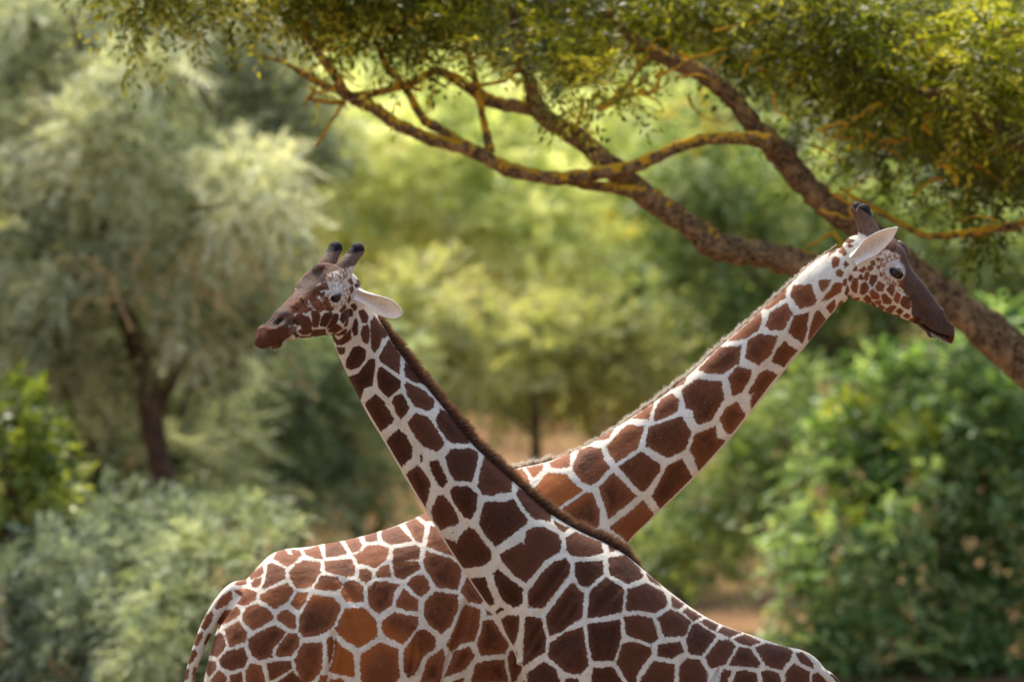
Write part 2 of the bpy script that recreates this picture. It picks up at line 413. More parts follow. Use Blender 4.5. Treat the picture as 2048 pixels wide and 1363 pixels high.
def coat_material(name, brown_a, brown_b, edge, cream, fleck, extra_rot=.5):
    m, t = new_mat(name); n = NT(t)
    co = n.coords()
    j1 = n.noise(62, 3, .6, co); j2 = n.noise(230, 2, .6, co)
    p = n.attr('patch')
    jag = n.math('ADD', n.math('MULTIPLY', n.math('SUBTRACT', j1, .5), 9.0), n.math('MULTIPLY', n.math('SUBTRACT', j2, .5), 9.0))
    jag = n.math('MULTIPLY', jag, n.math('SUBTRACT', 1.0, n.math('MULTIPLY', n.attr('face'), .62)))
    pv = n.math('ADD', n.math('ADD', p, .6), jag)
    fac = n.step(pv, -1.3, 1.3)
    big = n.noise(5.5, 3, .6, co)
    mp = n.node('ShaderNodeMapping'); mp.inputs['Scale'].default_value = (1, 1, .3); mp.inputs['Rotation'].default_value = (0, extra_rot, 0)
    t.links.new(co, mp.inputs['Vector'])
    fur = n.noise(230, 3, .75, mp.outputs[0])
    br = n.mix(n.step(big, .35, .65), brown_a, brown_b)
    br = n.mix(n.step(n.math('ADD', p, n.math('MULTIPLY', n.math('SUBTRACT', j1, .5), 14)), 16, 1), br, edge)
    br = n.mix(n.math('MULTIPLY', n.step(n.noise(17, 4, .65, co), .5, .75), .55), br, tuple(x * .55 for x in brown_a))
    tn = n.attr('tone')
    br = n.mix(n.step(tn, 0, 1, 0, .5), br, tuple(x * 1.55 for x in brown_b))
    br = n.mix(n.step(tn, 0, -1, 0, .45), br, tuple(x * .6 for x in brown_a))
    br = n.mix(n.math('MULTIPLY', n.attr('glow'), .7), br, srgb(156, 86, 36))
    br = n.mix(n.math('MULTIPLY', n.step(fur, .52, .72), .5), br, tuple(min(1, x * 1.9) for x in edge))
    fl = n.math('MULTIPLY', n.step(n.noise(330, 1, .5, co), .69, .76), n.math('MULTIPLY', n.step(n.noise(9, 2, .5, co), .4, .65), fleck))
    br = n.mix(fl, br, srgb(205, 165, 100))
    cr = n.mix(n.step(big, .3, .7), cream, tuple(c * .86 for c in cream))
    cr = n.mix(n.math('MULTIPLY', n.step(fur, .48, .7), .42), cr, srgb(146, 126, 106))
    cr = n.mix(n.math('MULTIPLY', n.step(n.noise(16, 4, .65, co), .42, .7), .3), cr, srgb(164, 146, 120))
    col = n.mix(fac, cr, br)
    # face: mottled brown blaze, rust muzzle, black horn tips
    mot = n.noise(48, 4, .65, co)
    dk = n.step(n.math('ADD', n.attr('dark'), n.math('MULTIPLY', n.math('SUBTRACT', mot, .5), 1.5)), .25, .75)
    dcol = n.mix(n.step(n.noise(60, 4, .75, co), .3, .75), srgb(26, 13, 8), srgb(70, 38, 21))
    dcol = n.mix(n.step(n.noise(19, 4, .6, co), .45, .68), dcol, srgb(66, 36, 21))
    dcol = n.mix(n.math('MULTIPLY', n.step(n.noise(115, 3, .7, co), .52, .72), .3), dcol, srgb(100, 68, 47))
    col = n.mix(n.math('MULTIPLY', dk, .94), col, dcol)
    md = n.math('MULTIPLY', n.attr('mottle'), n.step(n.noise(66, 3, .65, co), .43, .53))
    col = n.mix(n.math('MULTIPLY', md, .85), col, srgb(126, 76, 50))
    rs = n.step(n.math('ADD', n.attr('rust'), n.math('MULTIPLY', n.math('SUBTRACT', mot, .5), .6)), .2, .8)
    col = n.mix(n.math('MULTIPLY', rs, .88), col, n.mix(mot, srgb(34, 18, 10), srgb(108, 54, 26)))
    hn = n.step(n.math('ADD', n.attr('horn'), n.math('MULTIPLY', n.math('SUBTRACT', mot, .5), 1.0)), .3, .7)
    col = n.mix(n.math('MULTIPLY', hn, .9), col, n.mix(n.step(mot, .3, .7), srgb(44, 26, 20), srgb(96, 58, 38)))
    col = n.mix(n.step(n.math('ADD', n.attr('tip'), n.math('MULTIPLY', n.math('SUBTRACT', fur, .5), .9)), .25, .75), col, (.014, .013, .015))
    col = n.mix(n.step(n.attr('black'), .2, .8), col, (.010, .008, .008))
    col = n.mix(n.math('MULTIPLY', n.step(n.attr('grey'), 0, 1), .8), col, srgb(186, 180, 172))
    b = n.node('ShaderNodeBsdfPrincipled')
    n.put(b.inputs['Base Color'], col)
    b.inputs['Roughness'].default_value = .62
    b.inputs['Specular IOR Level'].default_value = .06
    b.inputs['Sheen Weight'].default_value = .02
    b.inputs['Sheen Roughness'].default_value = .45
    bump = n.node('ShaderNodeBump'); bump.inputs['Strength'].default_value = .6; bump.inputs['Distance'].default_value = .005
    wr = n.math('MULTIPLY', n.attr('face'), n.math('ADD', n.math('MULTIPLY', n.noise(60, 4, .65, co), 1.3), n.noise(150, 3, .7, co)))
    h = n.math('ADD', n.math('ADD', wr, n.math('MULTIPLY', fur, .7)), n.math('ADD', n.math('MULTIPLY', n.noise(13, 3, .55, co), 3.4), n.math('MULTIPLY', fac, -.25)))
    t.links.new(h, bump.inputs['Height']); t.links.new(bump.outputs[0], b.inputs['Normal'])
    o = n.node('ShaderNodeOutputMaterial'); t.links.new(b.outputs[0], o.inputs[0])
    return m

def plain(name, col, rough=.5, spec=.4, var=None, scale=30, bump=0.0, coat=0.0):
    m, t = new_mat(name); n = NT(t)
    co = n.coords()
    c = col if var is None else n.mix(n.step(n.noise(scale, 4, .6, co), .3, .7), col, var)
    b = n.node('ShaderNodeBsdfPrincipled')
    n.put(b.inputs['Base Color'], c)
    b.inputs['Roughness'].default_value = rough; b.inputs['Specular IOR Level'].default_value = spec
    b.inputs['Coat Weight'].default_value = coat
    if bump:
        bp = n.node('ShaderNodeBump'); bp.inputs['Strength'].default_value = bump; bp.inputs['Distance'].default_value = .01
        t.links.new(n.noise(scale * 2, 4, .6, co), bp.inputs['Height']); t.links.new(bp.outputs[0], b.inputs['Normal'])
    o = n.node('ShaderNodeOutputMaterial'); t.links.new(b.outputs[0], o.inputs[0])
    return m

# ------------------------------------------------------------------ giraffes
HC, HS = math.cos(math.radians(32)), math.sin(math.radians(32))
def hloc(px, py, y=0.0):
    """head-local metres (x to the nose, z up) of a landmark seen in the side-on head"""
    dx, dy = px - 1705, py - 545
    return np.array([(dx * HC + dy * HS) / 408, y, (dx * HS - dy * HC) / 408])

def rot(yaw, pitch, roll):
    Rz = Matrix.Rotation(yaw, 3, 'Z'); Ry = Matrix.Rotation(pitch, 3, 'Y'); Rx = Matrix.Rotation(roll, 3, 'X')
    return np.array(Rz @ Ry @ Rx)

def body_loft(mb, secs, spans=4, ring=44):
    """secs: (top px, top py, bottom px, bottom py, depth y, half width m, lateral yaw)"""
    keys = []
    for tx, ty, bx, by, y, hw, yaw in secs:
        a = P(tx, ty, y); b = P(bx, by, y)
        keys.append(np.concatenate([(a + b) / 2, (a - b) / 2, [math.sin(yaw) * hw, math.cos(yaw) * hw, 0]]))
    ks = catmull(keys, spans)
    t = np.linspace(0, 2 * math.pi, ring, endpoint=False)
    rings = [k[:3] + np.sin(t)[:, None] * k[3:6] + np.cos(t)[:, None] * k[6:9] for k in ks]
    mb.rings(rings)

EYE = hloc(1784, 541)
EYE_Y = .1015
def head_loft(mb, X, hx=0.0):
    """X maps head-local points to the world"""
    S = [(1684, 492, 1692, 588, .066, 0), (1700, 474, 1706, 597, .083, 0), (1730, 468, 1733, 606, .098, 0), (1760, 470, 1754, 615, .108, .05),
         (1785, 478, 1774, 624, .112, .1), (1806, 494, 1795, 632, .104, .1), (1816, 521, 1812, 639, .088, .05), (1833, 547, 1828, 645, .073, 0),
         (1850, 567, 1842, 651, .063, 0), (1868, 592, 1852, 659, .057, 0), (1884, 613, 1866, 671, .057, .1), (1898, 630, 1880, 677, .060, .15),
         (1908, 647, 1892, 681, .056, .1), (1912, 664, 1902, 687, .044, 0), (1911, 676, 1908, 687, .022, 0)]
    keys = []
    for tx, ty, bx, by, hw, k in S:
        a = hloc(tx, ty); b = hloc(bx, by)
        keys.append(np.concatenate([(a + b) / 2, (a - b) / 2, [hw, k]]))
    ks = catmull(keys, 5)
    t = np.linspace(0, 2 * math.pi, 40, endpoint=False)
    rings = []
    for k in ks:
        s, c = np.sin(t), np.cos(t)
        s2 = np.sign(s) * np.abs(s) ** .85; c2 = np.sign(c) * np.abs(c) ** .85
        q = k[:3] + s2[:, None] * k[3:6]
        q[:, 1] += c2 * k[6] * (1 - .16 * np.clip(-s, 0, 1) + k[7] * s)
        rings.append(X(q))
    mb.rings(rings)
    for sg in (-1, 1):
        # brow / eye socket, cheek, nostril wing
        mb.ball(X((EYE + [0, sg * .084, .010])[None])[0], .045)
        mb.ball(X((hloc(1775, 524) + [0, sg * .080, 0])[None])[0], .036)
        mb.ball(X((hloc(1745, 575) + [0, sg * .060, 0])[None])[0], .055)
        mb.ball(X((hloc(1893, 637) + [0, sg * .034, 0])[None])[0], .024)
        mb.ball(X((hloc(1882, 655) + [0, sg * .036, 0])[None])[0], .028)
        # ossicone
        b0, b1, b2, b3 = hloc(1743, 484) + [hx * .8, sg * .045, 0], hloc(1736, 457) + [hx * .9, sg * .056, 0], hloc(1726, 434) + [hx, sg * .063, 0], hloc(1720, 419) + [hx, sg * .067, 0]
        mb.tube(X(catmull([b0, b1, b2, b3], 5)), catmull([[.056], [.042], [.034], [.034]], 5)[:, 0], 16)
        mb.ball(X(b3[None])[0], .036)
    mb.ball(X(hloc(1797, 496)[None])[0], .040)
    mb.ball(X(hloc(1779, 494)[None])[0], .052)
    mb.ball(X(hloc(1901, 679)[None])[0], .020)
    mb.ball(X(hloc(1868, 664)[None])[0], .030)

def remesh(mb, voxel, smooth=4):
    zt = 1.98                       # the legs, all below the picture, take a coarser surface
    mb.v = [(x, y, z if z > zt else zt + (z - zt) / 5) for x, y, z in mb.v]
    me = mb.mesh('tmp')
    o = bpy.data.objects.new('tmp', me); COL.objects.link(o)
    r = o.modifiers.new('r', 'REMESH'); r.mode = 'VOXEL'; r.voxel_size = voxel; r.adaptivity = 0
    s = o.modifiers.new('s', 'SMOOTH'); s.factor = .5; s.iterations = smooth
    dg = bpy.context.evaluated_depsgraph_get()
    new = bpy.data.meshes.new_from_object(o.evaluated_get(dg))
    bpy.data.objects.remove(o); bpy.data.meshes.remove(me)
    v = np.empty(len(new.vertices) * 3, np.float32); new.vertices.foreach_get('co', v); v = v.reshape(-1, 3)
    z = v[:, 2]; v[:, 2] = np.where(z > zt, z, zt + (z - zt) * 5)
    new.vertices.foreach_set('co', v.ravel()); new.update()
    return new

def leg(mb, pts, rad):
    mb.tube(catmull(pts, 5), catmull([[r] for r in rad], 5)[:, 0], 18)

def line_d(q, pl):
    d = np.full(len(q), 1e9)
    pl = np.asarray(pl, float)
    for a, b in zip(pl[:-1], pl[1:]):
        e = b - a; w = q - a
        t = np.clip((w @ e) / (e @ e), 0, 1)
        d = np.minimum(d, np.linalg.norm(w - t[:, None] * e, axis=1))
    return d

def sm(x, a, b):
    t = np.clip((x - a) / (b - a), 0, 1)
    return t * t * (3 - 2 * t)

VOX = 0.0064
EYE_M = plain('giraffe_eye', (.004, .003, .003), .07, .5)
LID_M = plain('giraffe_eyelid', srgb(120, 108, 100), .7, .1, srgb(62, 52, 48), 120)
LASH_M = plain('giraffe_lash', (.008, .007, .007), .7, .1)
def ear_material():
    m, t = new_mat('giraffe_ear_skin'); n = NT(t); co = n.coords()
    f = n.noise(95, 4, .7, co)
    c = n.mix(n.step(f, .3, .7), srgb(246, 243, 238), srgb(226, 220, 212))
    c = n.mix(n.math('MULTIPLY', n.attr('inner'), n.step(f, .2, .65, .35, .8)), c, srgb(188, 182, 174))  # grey shading of the ear's hollow painted into the skin colour
    b = n.node('ShaderNodeBsdfPrincipled'); n.put(b.inputs['Base Color'], c); b.inputs['Roughness'].default_value = .85
    b.inputs['Specular IOR Level'].default_value = .1
    tr = n.node('ShaderNodeBsdfTranslucent'); n.put(tr.inputs[0], srgb(242, 230, 212))
    mx = n.node('ShaderNodeMixShader'); mx.inputs[0].default_value = .08
    bp = n.node('ShaderNodeBump'); bp.inputs['Strength'].default_value = .5; bp.inputs['Distance'].default_value = .006
    t.links.new(f, bp.inputs['Height']); t.links.new(bp.outputs[0], b.inputs['Normal'])
    t.links.new(b.outputs[0], mx.inputs[1]); t.links.new(tr.outputs[0], mx.inputs[2])
    o = n.node('ShaderNodeOutputMaterial'); t.links.new(mx.outputs[0], o.inputs[0])
    return m
EAR_M = ear_material()

def finish_head(root, X, ear_specs):
    for sg in (-1, 1):
        c = EYE + np.array([0, sg * EYE_Y, 0])
        mb = MB(); mb.ball(X(c[None])[0], .0295, seg=24, rg=16)
        e = link('eye', mb.mesh('eye'), EYE_M, root)
        # lids: bands of a slightly larger ball above and below the opening
        def lid(a0, a1, rr, th, name, mat):
            vs = []; fs = []; nu, nv = 20, 7
            for i in range(nu + 1):
                az = -1.45 + 2.9 * i / nu
                for j in range(nv + 1):
                    f = j / nv
                    el = (a0 * math.cos(az * .95) ** .7 if math.cos(az * .95) > 0 else 0) * (1 - f) + a1 * f
                    r = rr + th * math.sin(f * math.pi)
                    ca = az + .35
                    vs.append(c + np.array([math.sin(ca) * math.cos(el) * r * 1.12, sg * math.cos(ca) * math.cos(el) * r, math.sin(el) * r]))
            for i in range(nu):
                for j in range(nv):
                    a = i * (nv + 1) + j
                    fs.append((a, a + 1, a + nv + 2, a + nv + 1))
            link(name, np_mesh(name, X(np.array(vs)), np.array(fs)), mat, root)
        lid(.20, 1.5, .0308, .002, 'upper_eyelid', LID_M)
        # lashes
        v = []; f = []
        for i in range(46):
            az = -1.2 + 2.3 * i / 45 + .35 + random.uniform(-.02, .02)
            el = .30 * max(0, math.cos((az - .35) * .95)) ** .7
            d = np.array([math.sin(az) * math.cos(el), sg * math.cos(az) * math.cos(el), math.sin(el)])
            b = c + d * .033; tip = c + d * (.050 + random.uniform(-.004, .004)) + np.array([0, 0, -.012])
            w = np.array([.0011, 0, .0004])
            k = len(v); v += [b - w, b + w, tip]; f.append((k, k + 1, k + 2))
        link('eyelashes', np_mesh('lash', X(np.array(v)), np.array(f)), LASH_M, root)
    for (base, tip, cup, width, roll, full, pw) in ear_specs:
        base = np.array(base, float); tip = np.array(tip, float); cup = np.array(cup, float)
        ax = tip - base; L = np.linalg.norm(ax); ax /= L
        cup -= ax * (cup @ ax); cup /= np.linalg.norm(cup)
        sd_ = np.cross(ax, cup)
        nu, nv = 26, 18
        top = []
        for i in range(nu + 1):
            u = i / nu
            w = width * (.52 + .48 * sm(u, .05, full)) * (1.0 if u < full else max(1e-3, 1 - ((u - full) / (1 - full)) ** 2.2) ** pw)
            dep = width * (1.15 - .6 * u)
            for j in range(nv + 1):
                vv = -1 + 2 * j / nv
                ang = vv * (1.55 - .75 * u)
                p = base + ax * (u * L) + sd_ * (w * math.sin(ang) / max(math.sin(min(1.55, 1.55 - .75 * u)), .3)) + cup * (dep * (1 - math.cos(ang)) * .9 - .012) \
                    + cup * (roll * L * .22 * u * u)
                top.append(p)
        top = np.array(top)
        F = []
        for i in range(nu):
            for j in range(nv):
                a = i * (nv + 1) + j
                F.append((a, a + 1, a + nv + 2, a + nv + 1))
        em = np_mesh('ear', top, np.array(F))
        uu = np.repeat(np.linspace(0, 1, nu + 1), nv + 1); vv_ = np.tile(np.linspace(-1, 1, nv + 1), nu + 1)
        set_attr(em, 'inner', (1 - sm(np.abs(vv_ - .15), .15, .75)) * (1 - sm(uu, .55, .95)))
        o = link('ear', em, EAR_M, root)
        s = o.modifiers.new('thickness', 'SOLIDIFY'); s.thickness = .006; s.offset = 0
        s2 = o.modifiers.new('round', 'SUBSURF'); s2.levels = 1; s2.render_levels = 1

def strands(name, root, mat, line, n, length, side, lean, width=.0032, spread=.012, jitter=.35):
    """hair tufts along a polyline of 3-D points; side(i) gives the outward direction"""
    line = np.asarray(line); seg = np.linalg.norm(np.diff(line, axis=0), axis=1); cum = np.concatenate([[0], np.cumsum(seg)])
    s = RNG.random(n) * cum[-1]
    base = np.stack([np.interp(s, cum, line[:, k]) for k in range(3)], 1)
    tg = np.gradient(line, axis=0); tg /= np.linalg.norm(tg, axis=1)[:, None]
    t = np.stack([np.interp(s, cum, tg[:, k]) for k in range(3)], 1)
    out_ = side(t)
    clump = np.sin(s * 60) * .6 + np.sin(s * 133 + 1) * .7 + np.sin(s * 301 + 2) * .8 + np.sin(s * 620) * .5
    Ln = length(s / cum[-1]) * (1 + .16 * clump + RNG.normal(0, .14, n))
    d = out_ + t * (lean + .16 * clump + RNG.normal(0, jitter * .5, n))[:, None] + np.array([0, 1, 0]) * RNG.normal(0, jitter * .6, n)[:, None]
    d /= np.linalg.norm(d, axis=1)[:, None]
    base = base + np.array([0, 1, 0]) * RNG.normal(0, spread, n)[:, None] - out_ * .012
    vw = np.cross(d, np.array([0, 1, 0]) + RNG.normal(0, .3, (n, 3))); vw /= np.linalg.norm(vw, axis=1)[:, None]
    w = width * RNG.uniform(.6, 1.2, n)[:, None]
    bend = t * (RNG.normal(.1, .2, n) * Ln)[:, None]
    m = base + d * (Ln * .55)[:, None] + bend * .15
    tip = base + d * Ln[:, None] + bend * .6
    V = np.stack([base - vw * w, base + vw * w, m + vw * w * .7, m - vw * w * .7, tip + vw * w * .12, tip - vw * w * .12], 1).reshape(-1, 3)
    k = np.arange(n)[:, None] * 6
    F = np.concatenate([k + [0, 1, 2, 3], k + [3, 2, 4, 5]])
    me = np_mesh(name, V, F)
    set_attr(me, 't', np.tile([0, 0, .55, .55, 1, 1], n))
    set_attr(me, 'tint', np.repeat(RNG.random(n), 6))
    return link(name, me, mat, root)

def hair_material(name, root_c, mid_c, tip_c, dk=.55):
    m, t = new_mat(name); n = NT(t)
    c = n.ramp(n.attr('t'), [(0, root_c), (.5, mid_c), (1, tip_c)])
    c = n.mix(n.math('MULTIPLY', n.attr('tint'), dk), c, tuple(x * .45 for x in mid_c))
    b = n.node('ShaderNodeBsdfPrincipled'); n.put(b.inputs['Base Color'], c); b.inputs['Roughness'].default_value = .55
    b.inputs['Specular IOR Level'].default_value = .25
    tr = n.node('ShaderNodeBsdfTranslucent'); n.put(tr.inputs[0], c)
    mx = n.node('ShaderNodeMixShader'); mx.inputs[0].default_value = .3
    t.links.new(b.outputs[0], mx.inputs[1]); t.links.new(tr.outputs[0], mx.inputs[2])
    o = n.node('ShaderNodeOutputMaterial'); t.links.new(mx.outputs[0], o.inputs[0])
    return m

def paint(me, X_inv, X, near_sign, patches, dark, rust, horn, tip, extra, creases, eye_w, head_box, seed, nostril):
    n = len(me.vertices)
    v = np.empty(n * 3, np.float32); me.vertices.foreach_get('co', v); v = v.reshape(-1, 3).astype(float)
    nr = np.empty(n * 3, np.float32); me.vertices.foreach_get('normal', nr); nr = nr.reshape(-1, 3).astype(float)
    hl = X_inv(v)
    inhead = ((hl[:, 0] > -.06) | ((hl[:, 2] > .10) & (hl[:, 0] > -.26))) & (hl[:, 0] < .75) & (np.abs(hl[:, 2]) < .45) & (np.abs(hl[:, 1]) < .3)
    w = v.copy()
    flip = inhead & (hl[:, 1] * near_sign < 0)
    h2 = hl.copy(); h2[flip, 1] *= -1
    w[flip] = X(h2[flip])
    q = to_px(w)
    tone = np.zeros(n)
    f = field(q, patches, tone=tone)
    vo = voronoi(q, 66, seed)
    below = (q[:, 1] > 1378) | ((f < -13) & ~inhead & (q[:, 1] > 900))
    f[below] = vo[below]
    # pale throat hair, with the neck's thin rim light painted into it
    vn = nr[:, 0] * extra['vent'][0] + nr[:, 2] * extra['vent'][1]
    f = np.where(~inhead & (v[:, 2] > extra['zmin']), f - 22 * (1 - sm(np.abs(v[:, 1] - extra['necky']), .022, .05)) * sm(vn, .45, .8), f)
    # creases: folds in the hide
    disp = np.zeros(n)
    near = v[:, 1] < extra['mid']
    for pl, wd, dp in creases:
        d = line_d(q, pl)
        disp -= np.where(near | inhead, dp * np.exp(-(d / wd) ** 2), 0)
        disp += np.where(near | inhead, dp * .45 * np.exp(-((d - 2.0 * wd) / (1.3 * wd)) ** 2), 0)
    nd = None
    if nostril is not None:
        (nx, ny), (ra, rb), ang = nostril
        dx, dy = q[:, 0] - nx, q[:, 1] - ny
        ca, sa = math.cos(ang), math.sin(ang)
        e = np.sqrt(((dx * ca + dy * sa) / ra) ** 2 + ((-dx * sa + dy * ca) / rb) ** 2)
        e = np.where(inhead & (hl[:, 0] > .3), e, 9)
        disp -= .026 * np.exp(-(e * 1.0) ** 2) - .005 * np.exp(-((e - 1.7) / .5) ** 2)
        nd = 1 - sm(e, .7, 1.15)
    v2 = v + nr * disp[:, None]
    me.vertices.foreach_set('co', v2.astype(np.float32).ravel())
    soft = lambda polys, s: np.where(inhead, sm(field(q, polys), -s, s), 0)
    ed = np.linalg.norm((h2 - (EYE + np.array([0, near_sign * EYE_Y, 0]))) * [.92, 1, 1.25], axis=1)
    ed2 = np.linalg.norm((h2 - (EYE + np.array([-.010, near_sign * EYE_Y, 0.004]))) * [1, 1, 1.1], axis=1)
    f = np.where(inhead, f + 1.3 - 14 * (1 - sm(ed, .038, .050)), f)
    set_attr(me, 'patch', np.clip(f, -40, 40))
    set_attr(me, 'tone', tone)
    set_attr(me, 'face', np.where(inhead, 1.0, 0.0))
    hx, hz = hl[:, 0], hl[:, 2]; ay = np.abs(hl[:, 1])
    nl = X_inv(v + nr * .01) - hl
    nup = nl[:, 2] / (np.linalg.norm(nl, axis=1) + 1e-9)
    blaze = (1 - sm(ay, .040, .066)) * sm(nup, -.1, .3) * sm(hx, .085, .13) * (hz < .32)
    muz = sm(hx, extra['muz'], extra['muz'] + .10)
    dk = np.maximum(soft(dark, 10), np.where(inhead, np.maximum(blaze, muz), 0)) * sm(ed, .036, .046)
    set_attr(me, 'dark', dk)
    rs = soft(rust, 6)
    if extra.get('rustlip'): rs = np.maximum(rs, np.where(inhead, sm(hx, .485, .52) * (1 - sm(hz, .005, .03)), 0))
    set_attr(me, 'rust', rs)
    isn = inhead & (hx < .10 + extra.get('hx', 0))
    set_attr(me, 'horn', np.where(isn, sm(hz, extra.get('hz0', .205), extra.get('hz0', .205) + .035), 0))
    set_attr(me, 'tip', np.where(isn, sm(hz, .268, .288), 0))
    bl = 1 - sm(ed, .0335, .0365)
    if nd is not None: bl = np.maximum(bl, nd)
    bl = np.maximum(bl, (1 - sm(line_d(q, extra['mouth']), .8, 2.6)) * .8)
    set_attr(me, 'black', np.where(inhead, bl, 0))
    set_attr(me, 'grey', np.where(inhead, (1 - sm(ed2, .042, .066)) * sm(ed, .037, .041) * .8, 0))
    mz = soft(extra['mottle'], 8) if extra.get('mottle') else np.zeros(n)
    set_attr(me, 'mottle', mz)
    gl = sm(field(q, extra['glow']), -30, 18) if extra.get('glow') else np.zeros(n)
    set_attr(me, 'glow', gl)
    me.update()

def make_giraffe(name, label, secs, headX, headXinv, near_sign, coat, patches, dark, rust, horn, tip, extra, creases, legs, tail, nostril, seed):
    mb = MB()
    body_loft(mb, secs)
    head_loft(mb, headX, extra.get('hx', 0.0))
    for pts, rad in legs: leg(mb, pts, rad)
    leg(mb, *tail)
    for c, r in extra.get('bumps', []):
        mb.ball(c, r)
    me = remesh(mb, VOX, 5)
    base = np.mean([l[0][-1] for l in legs], 0)
    root = empty(name, (float(base[0]), float(base[1]), 0))
    paint(me, headXinv, headX, near_sign, patches, dark, rust, horn, tip, extra, creases, None, None, seed, nostril)
    link('body', me, coat, root)
    tag(root, label, 'giraffe', 'giraffes with crossed necks')
    return root

# --- giraffe facing right, standing behind (side-on, depth YB)
YB = 1.1
sB = M_(YB)
RB = rot(math.radians(10), 0, 0)
OB = P(1705, 545, YB + .02)
FB = np.array([[HC, 0, -HS], [0, 1, 0], [HS, 0, HC]])          # rows: forward, left, up in the world
def XB(q): return (np.asarray(q) @ RB.T * [1.015, 1, 1]) @ FB + OB
def XBi(v): return ((np.asarray(v) - OB) @ FB.T / [1.015, 1, 1]) @ RB
secsB = [(428, 1278, 408, 1360, YB, .07, 0), (440, 1243, 412, 1440, YB, .20, 0), (470, 1188, 440, 1480, YB, .31, 0), (520, 1128, 500, 1500, YB, .37, 0),
         (556, 1102, 560, 1510, YB, .40, 0), (625, 1093, 650, 1520, YB, .43, 0), (715, 1074, 740, 1525, YB, .45, 0), (800, 1048, 840, 1525, YB, .45, 0),
         (880, 1010, 950, 1515, YB, .43, 0), (950, 970, 1050, 1490, YB, .39, 0), (1000, 945, 1140, 1420, YB, .35, 0), (1045, 933, 1195, 1320, YB, .30, 0),
         (1080, 926, 1222, 1220, YB, .26, 0), (1110, 917, 1240, 1140, YB, .225, 0), (1145, 904, 1257, 1085, YB, .195, 0), (1185, 885, 1307, 1032, YB, .175, 0),
         (1240, 850, 1360, 982, YB, .16, 0), (1307, 805, 1422, 918, YB, .145, 0), (1372, 755, 1482, 848, YB, .132, 0), (1435, 697, 1545, 768, YB, .12, 0),
         (1500, 640, 1602, 702, YB, .11, 0), (1560, 586, 1652, 640, YB, .10, 0), (1612, 538, 1678, 613, YB, .095, 0), (1652, 506, 1697, 594, YB + .01, .09, 0),
         (1686, 495, 1708, 580, YB + .01, .075, 0)]
def gl(x, y): return np.array([x, y, 0.0])
def legset(xf, yf, xh, yh, zf, zh, w=.17):
    L = []
    for s in (-1, 1):
        y = yf + s * w
        L.append(([(xf, y, zf), (xf + .02, y, zf - .45), (xf + .03, y, 1.0), (xf + .02, y, .85), (xf + .02, y, .35), (xf + .02, y, .16), (xf + .05, y, .07), (xf + .07, y, .0)],
                  [.19, .135, .075, .07, .052, .06, .075, .09]))
        y = yh + s * w
        L.append(([(xh, y, zh), (xh + .04, y, zh - .4), (xh - .02, y, 1.15), (xh - .08, y, .92), (xh - .04, y, .4), (xh - .02, y, .17), (xh + .02, y, .07), (xh + .04, y, 0)],
                  [.24, .2, .10, .075, .052, .06, .075, .088]))
    return L
pB = lambda x, y, dy=0.0: P(x, y, YB + dy)
legsB = legset(pB(1090, 0)[0], YB, pB(490, 0)[0], YB, pB(0, 1440)[2], pB(0, 1440)[2])
tail_px = [(492, 1182), (468, 1185), (440, 1210), (416, 1250), (399, 1290), (387, 1325), (378, 1363), (374, 1450), (380, 1560)]
tailB = ([pB(x, y, -.06) for x, y in tail_px], [.06, .050, .038, .034, .030, .026, .023, .018, .012])
COAT_B = coat_material('coat_rust_brown', srgb(76, 43, 26), srgb(106, 61, 35), srgb(120, 73, 47), srgb(216, 206, 187), .8)
creB = [([(1662, 598), (1580, 690), (1480, 800), (1390, 905), (1290, 1010)], 17, .009), ([(1600, 575), (1500, 675), (1400, 780), (1290, 860), (1180, 930)], 20, .006), ([(620, 1130), (600, 1180), (570, 1240), (560, 1300)], 22, .010), ([(800, 1150), (790, 1220), (770, 1290)], 26, .008),
        ([(668, 1268), (666, 1300), (658, 1345), (655, 1420)], 6, .018), ([(933, 1208), (925, 1250), (912, 1285), (895, 1330), (885, 1380)], 7, .018),
        ([(690, 1165), (700, 1185), (712, 1205)], 7, .006), ([(676, 1158), (690, 1172), (697, 1195)], 6, .004), ([(752, 1165), (748, 1180)], 2, .006),
        ([(700, 1235), (712, 1265), (720, 1285)], 7, .008), ([(828, 1260), (830, 1300), (822, 1340)], 5, .010), ([(840, 1270), (845, 1310), (838, 1345)], 5, .008),
        ([(480, 1190), (462, 1215), (440, 1245), (432, 1262)], 4, .016),
        ([(1845, 648), (1860, 660), (1874, 667), (1888, 671), (1900, 674)], 2.0, .010), ([(1785, 565), (1810, 585), (1830, 612), (1850, 630)], 7, .007),
        ([(1700, 600), (1698, 575), (1700, 550)], 5, .006)]
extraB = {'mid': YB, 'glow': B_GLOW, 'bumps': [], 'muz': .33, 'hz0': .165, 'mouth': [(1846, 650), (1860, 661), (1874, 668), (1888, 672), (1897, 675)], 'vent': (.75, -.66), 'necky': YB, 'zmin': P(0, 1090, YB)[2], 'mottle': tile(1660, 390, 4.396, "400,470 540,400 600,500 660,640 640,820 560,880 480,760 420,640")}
rootB = make_giraffe('giraffe', 'rusty brown giraffe facing right, its neck behind the other, rump and tail at lower left',
                     secsB, XB, XBi, -1, COAT_B, B_PATCH, B_DARK, B_RUST, B_HORN, B_TIP, extraB, creB, legsB, tailB, ((1900, 633), (6, 12), math.radians(-35)), 3)
finish_head(rootB, XB, [(P(1704, 514, YB - .09), P(1795, 455, YB - .18), (.16, -.75, -.42), .054, .1, .42, .95),
                        (P(1706, 511, YB + .13), P(1770, 475, YB + .30), (.3, .75, -.42), .056, .1, .42, .95)])
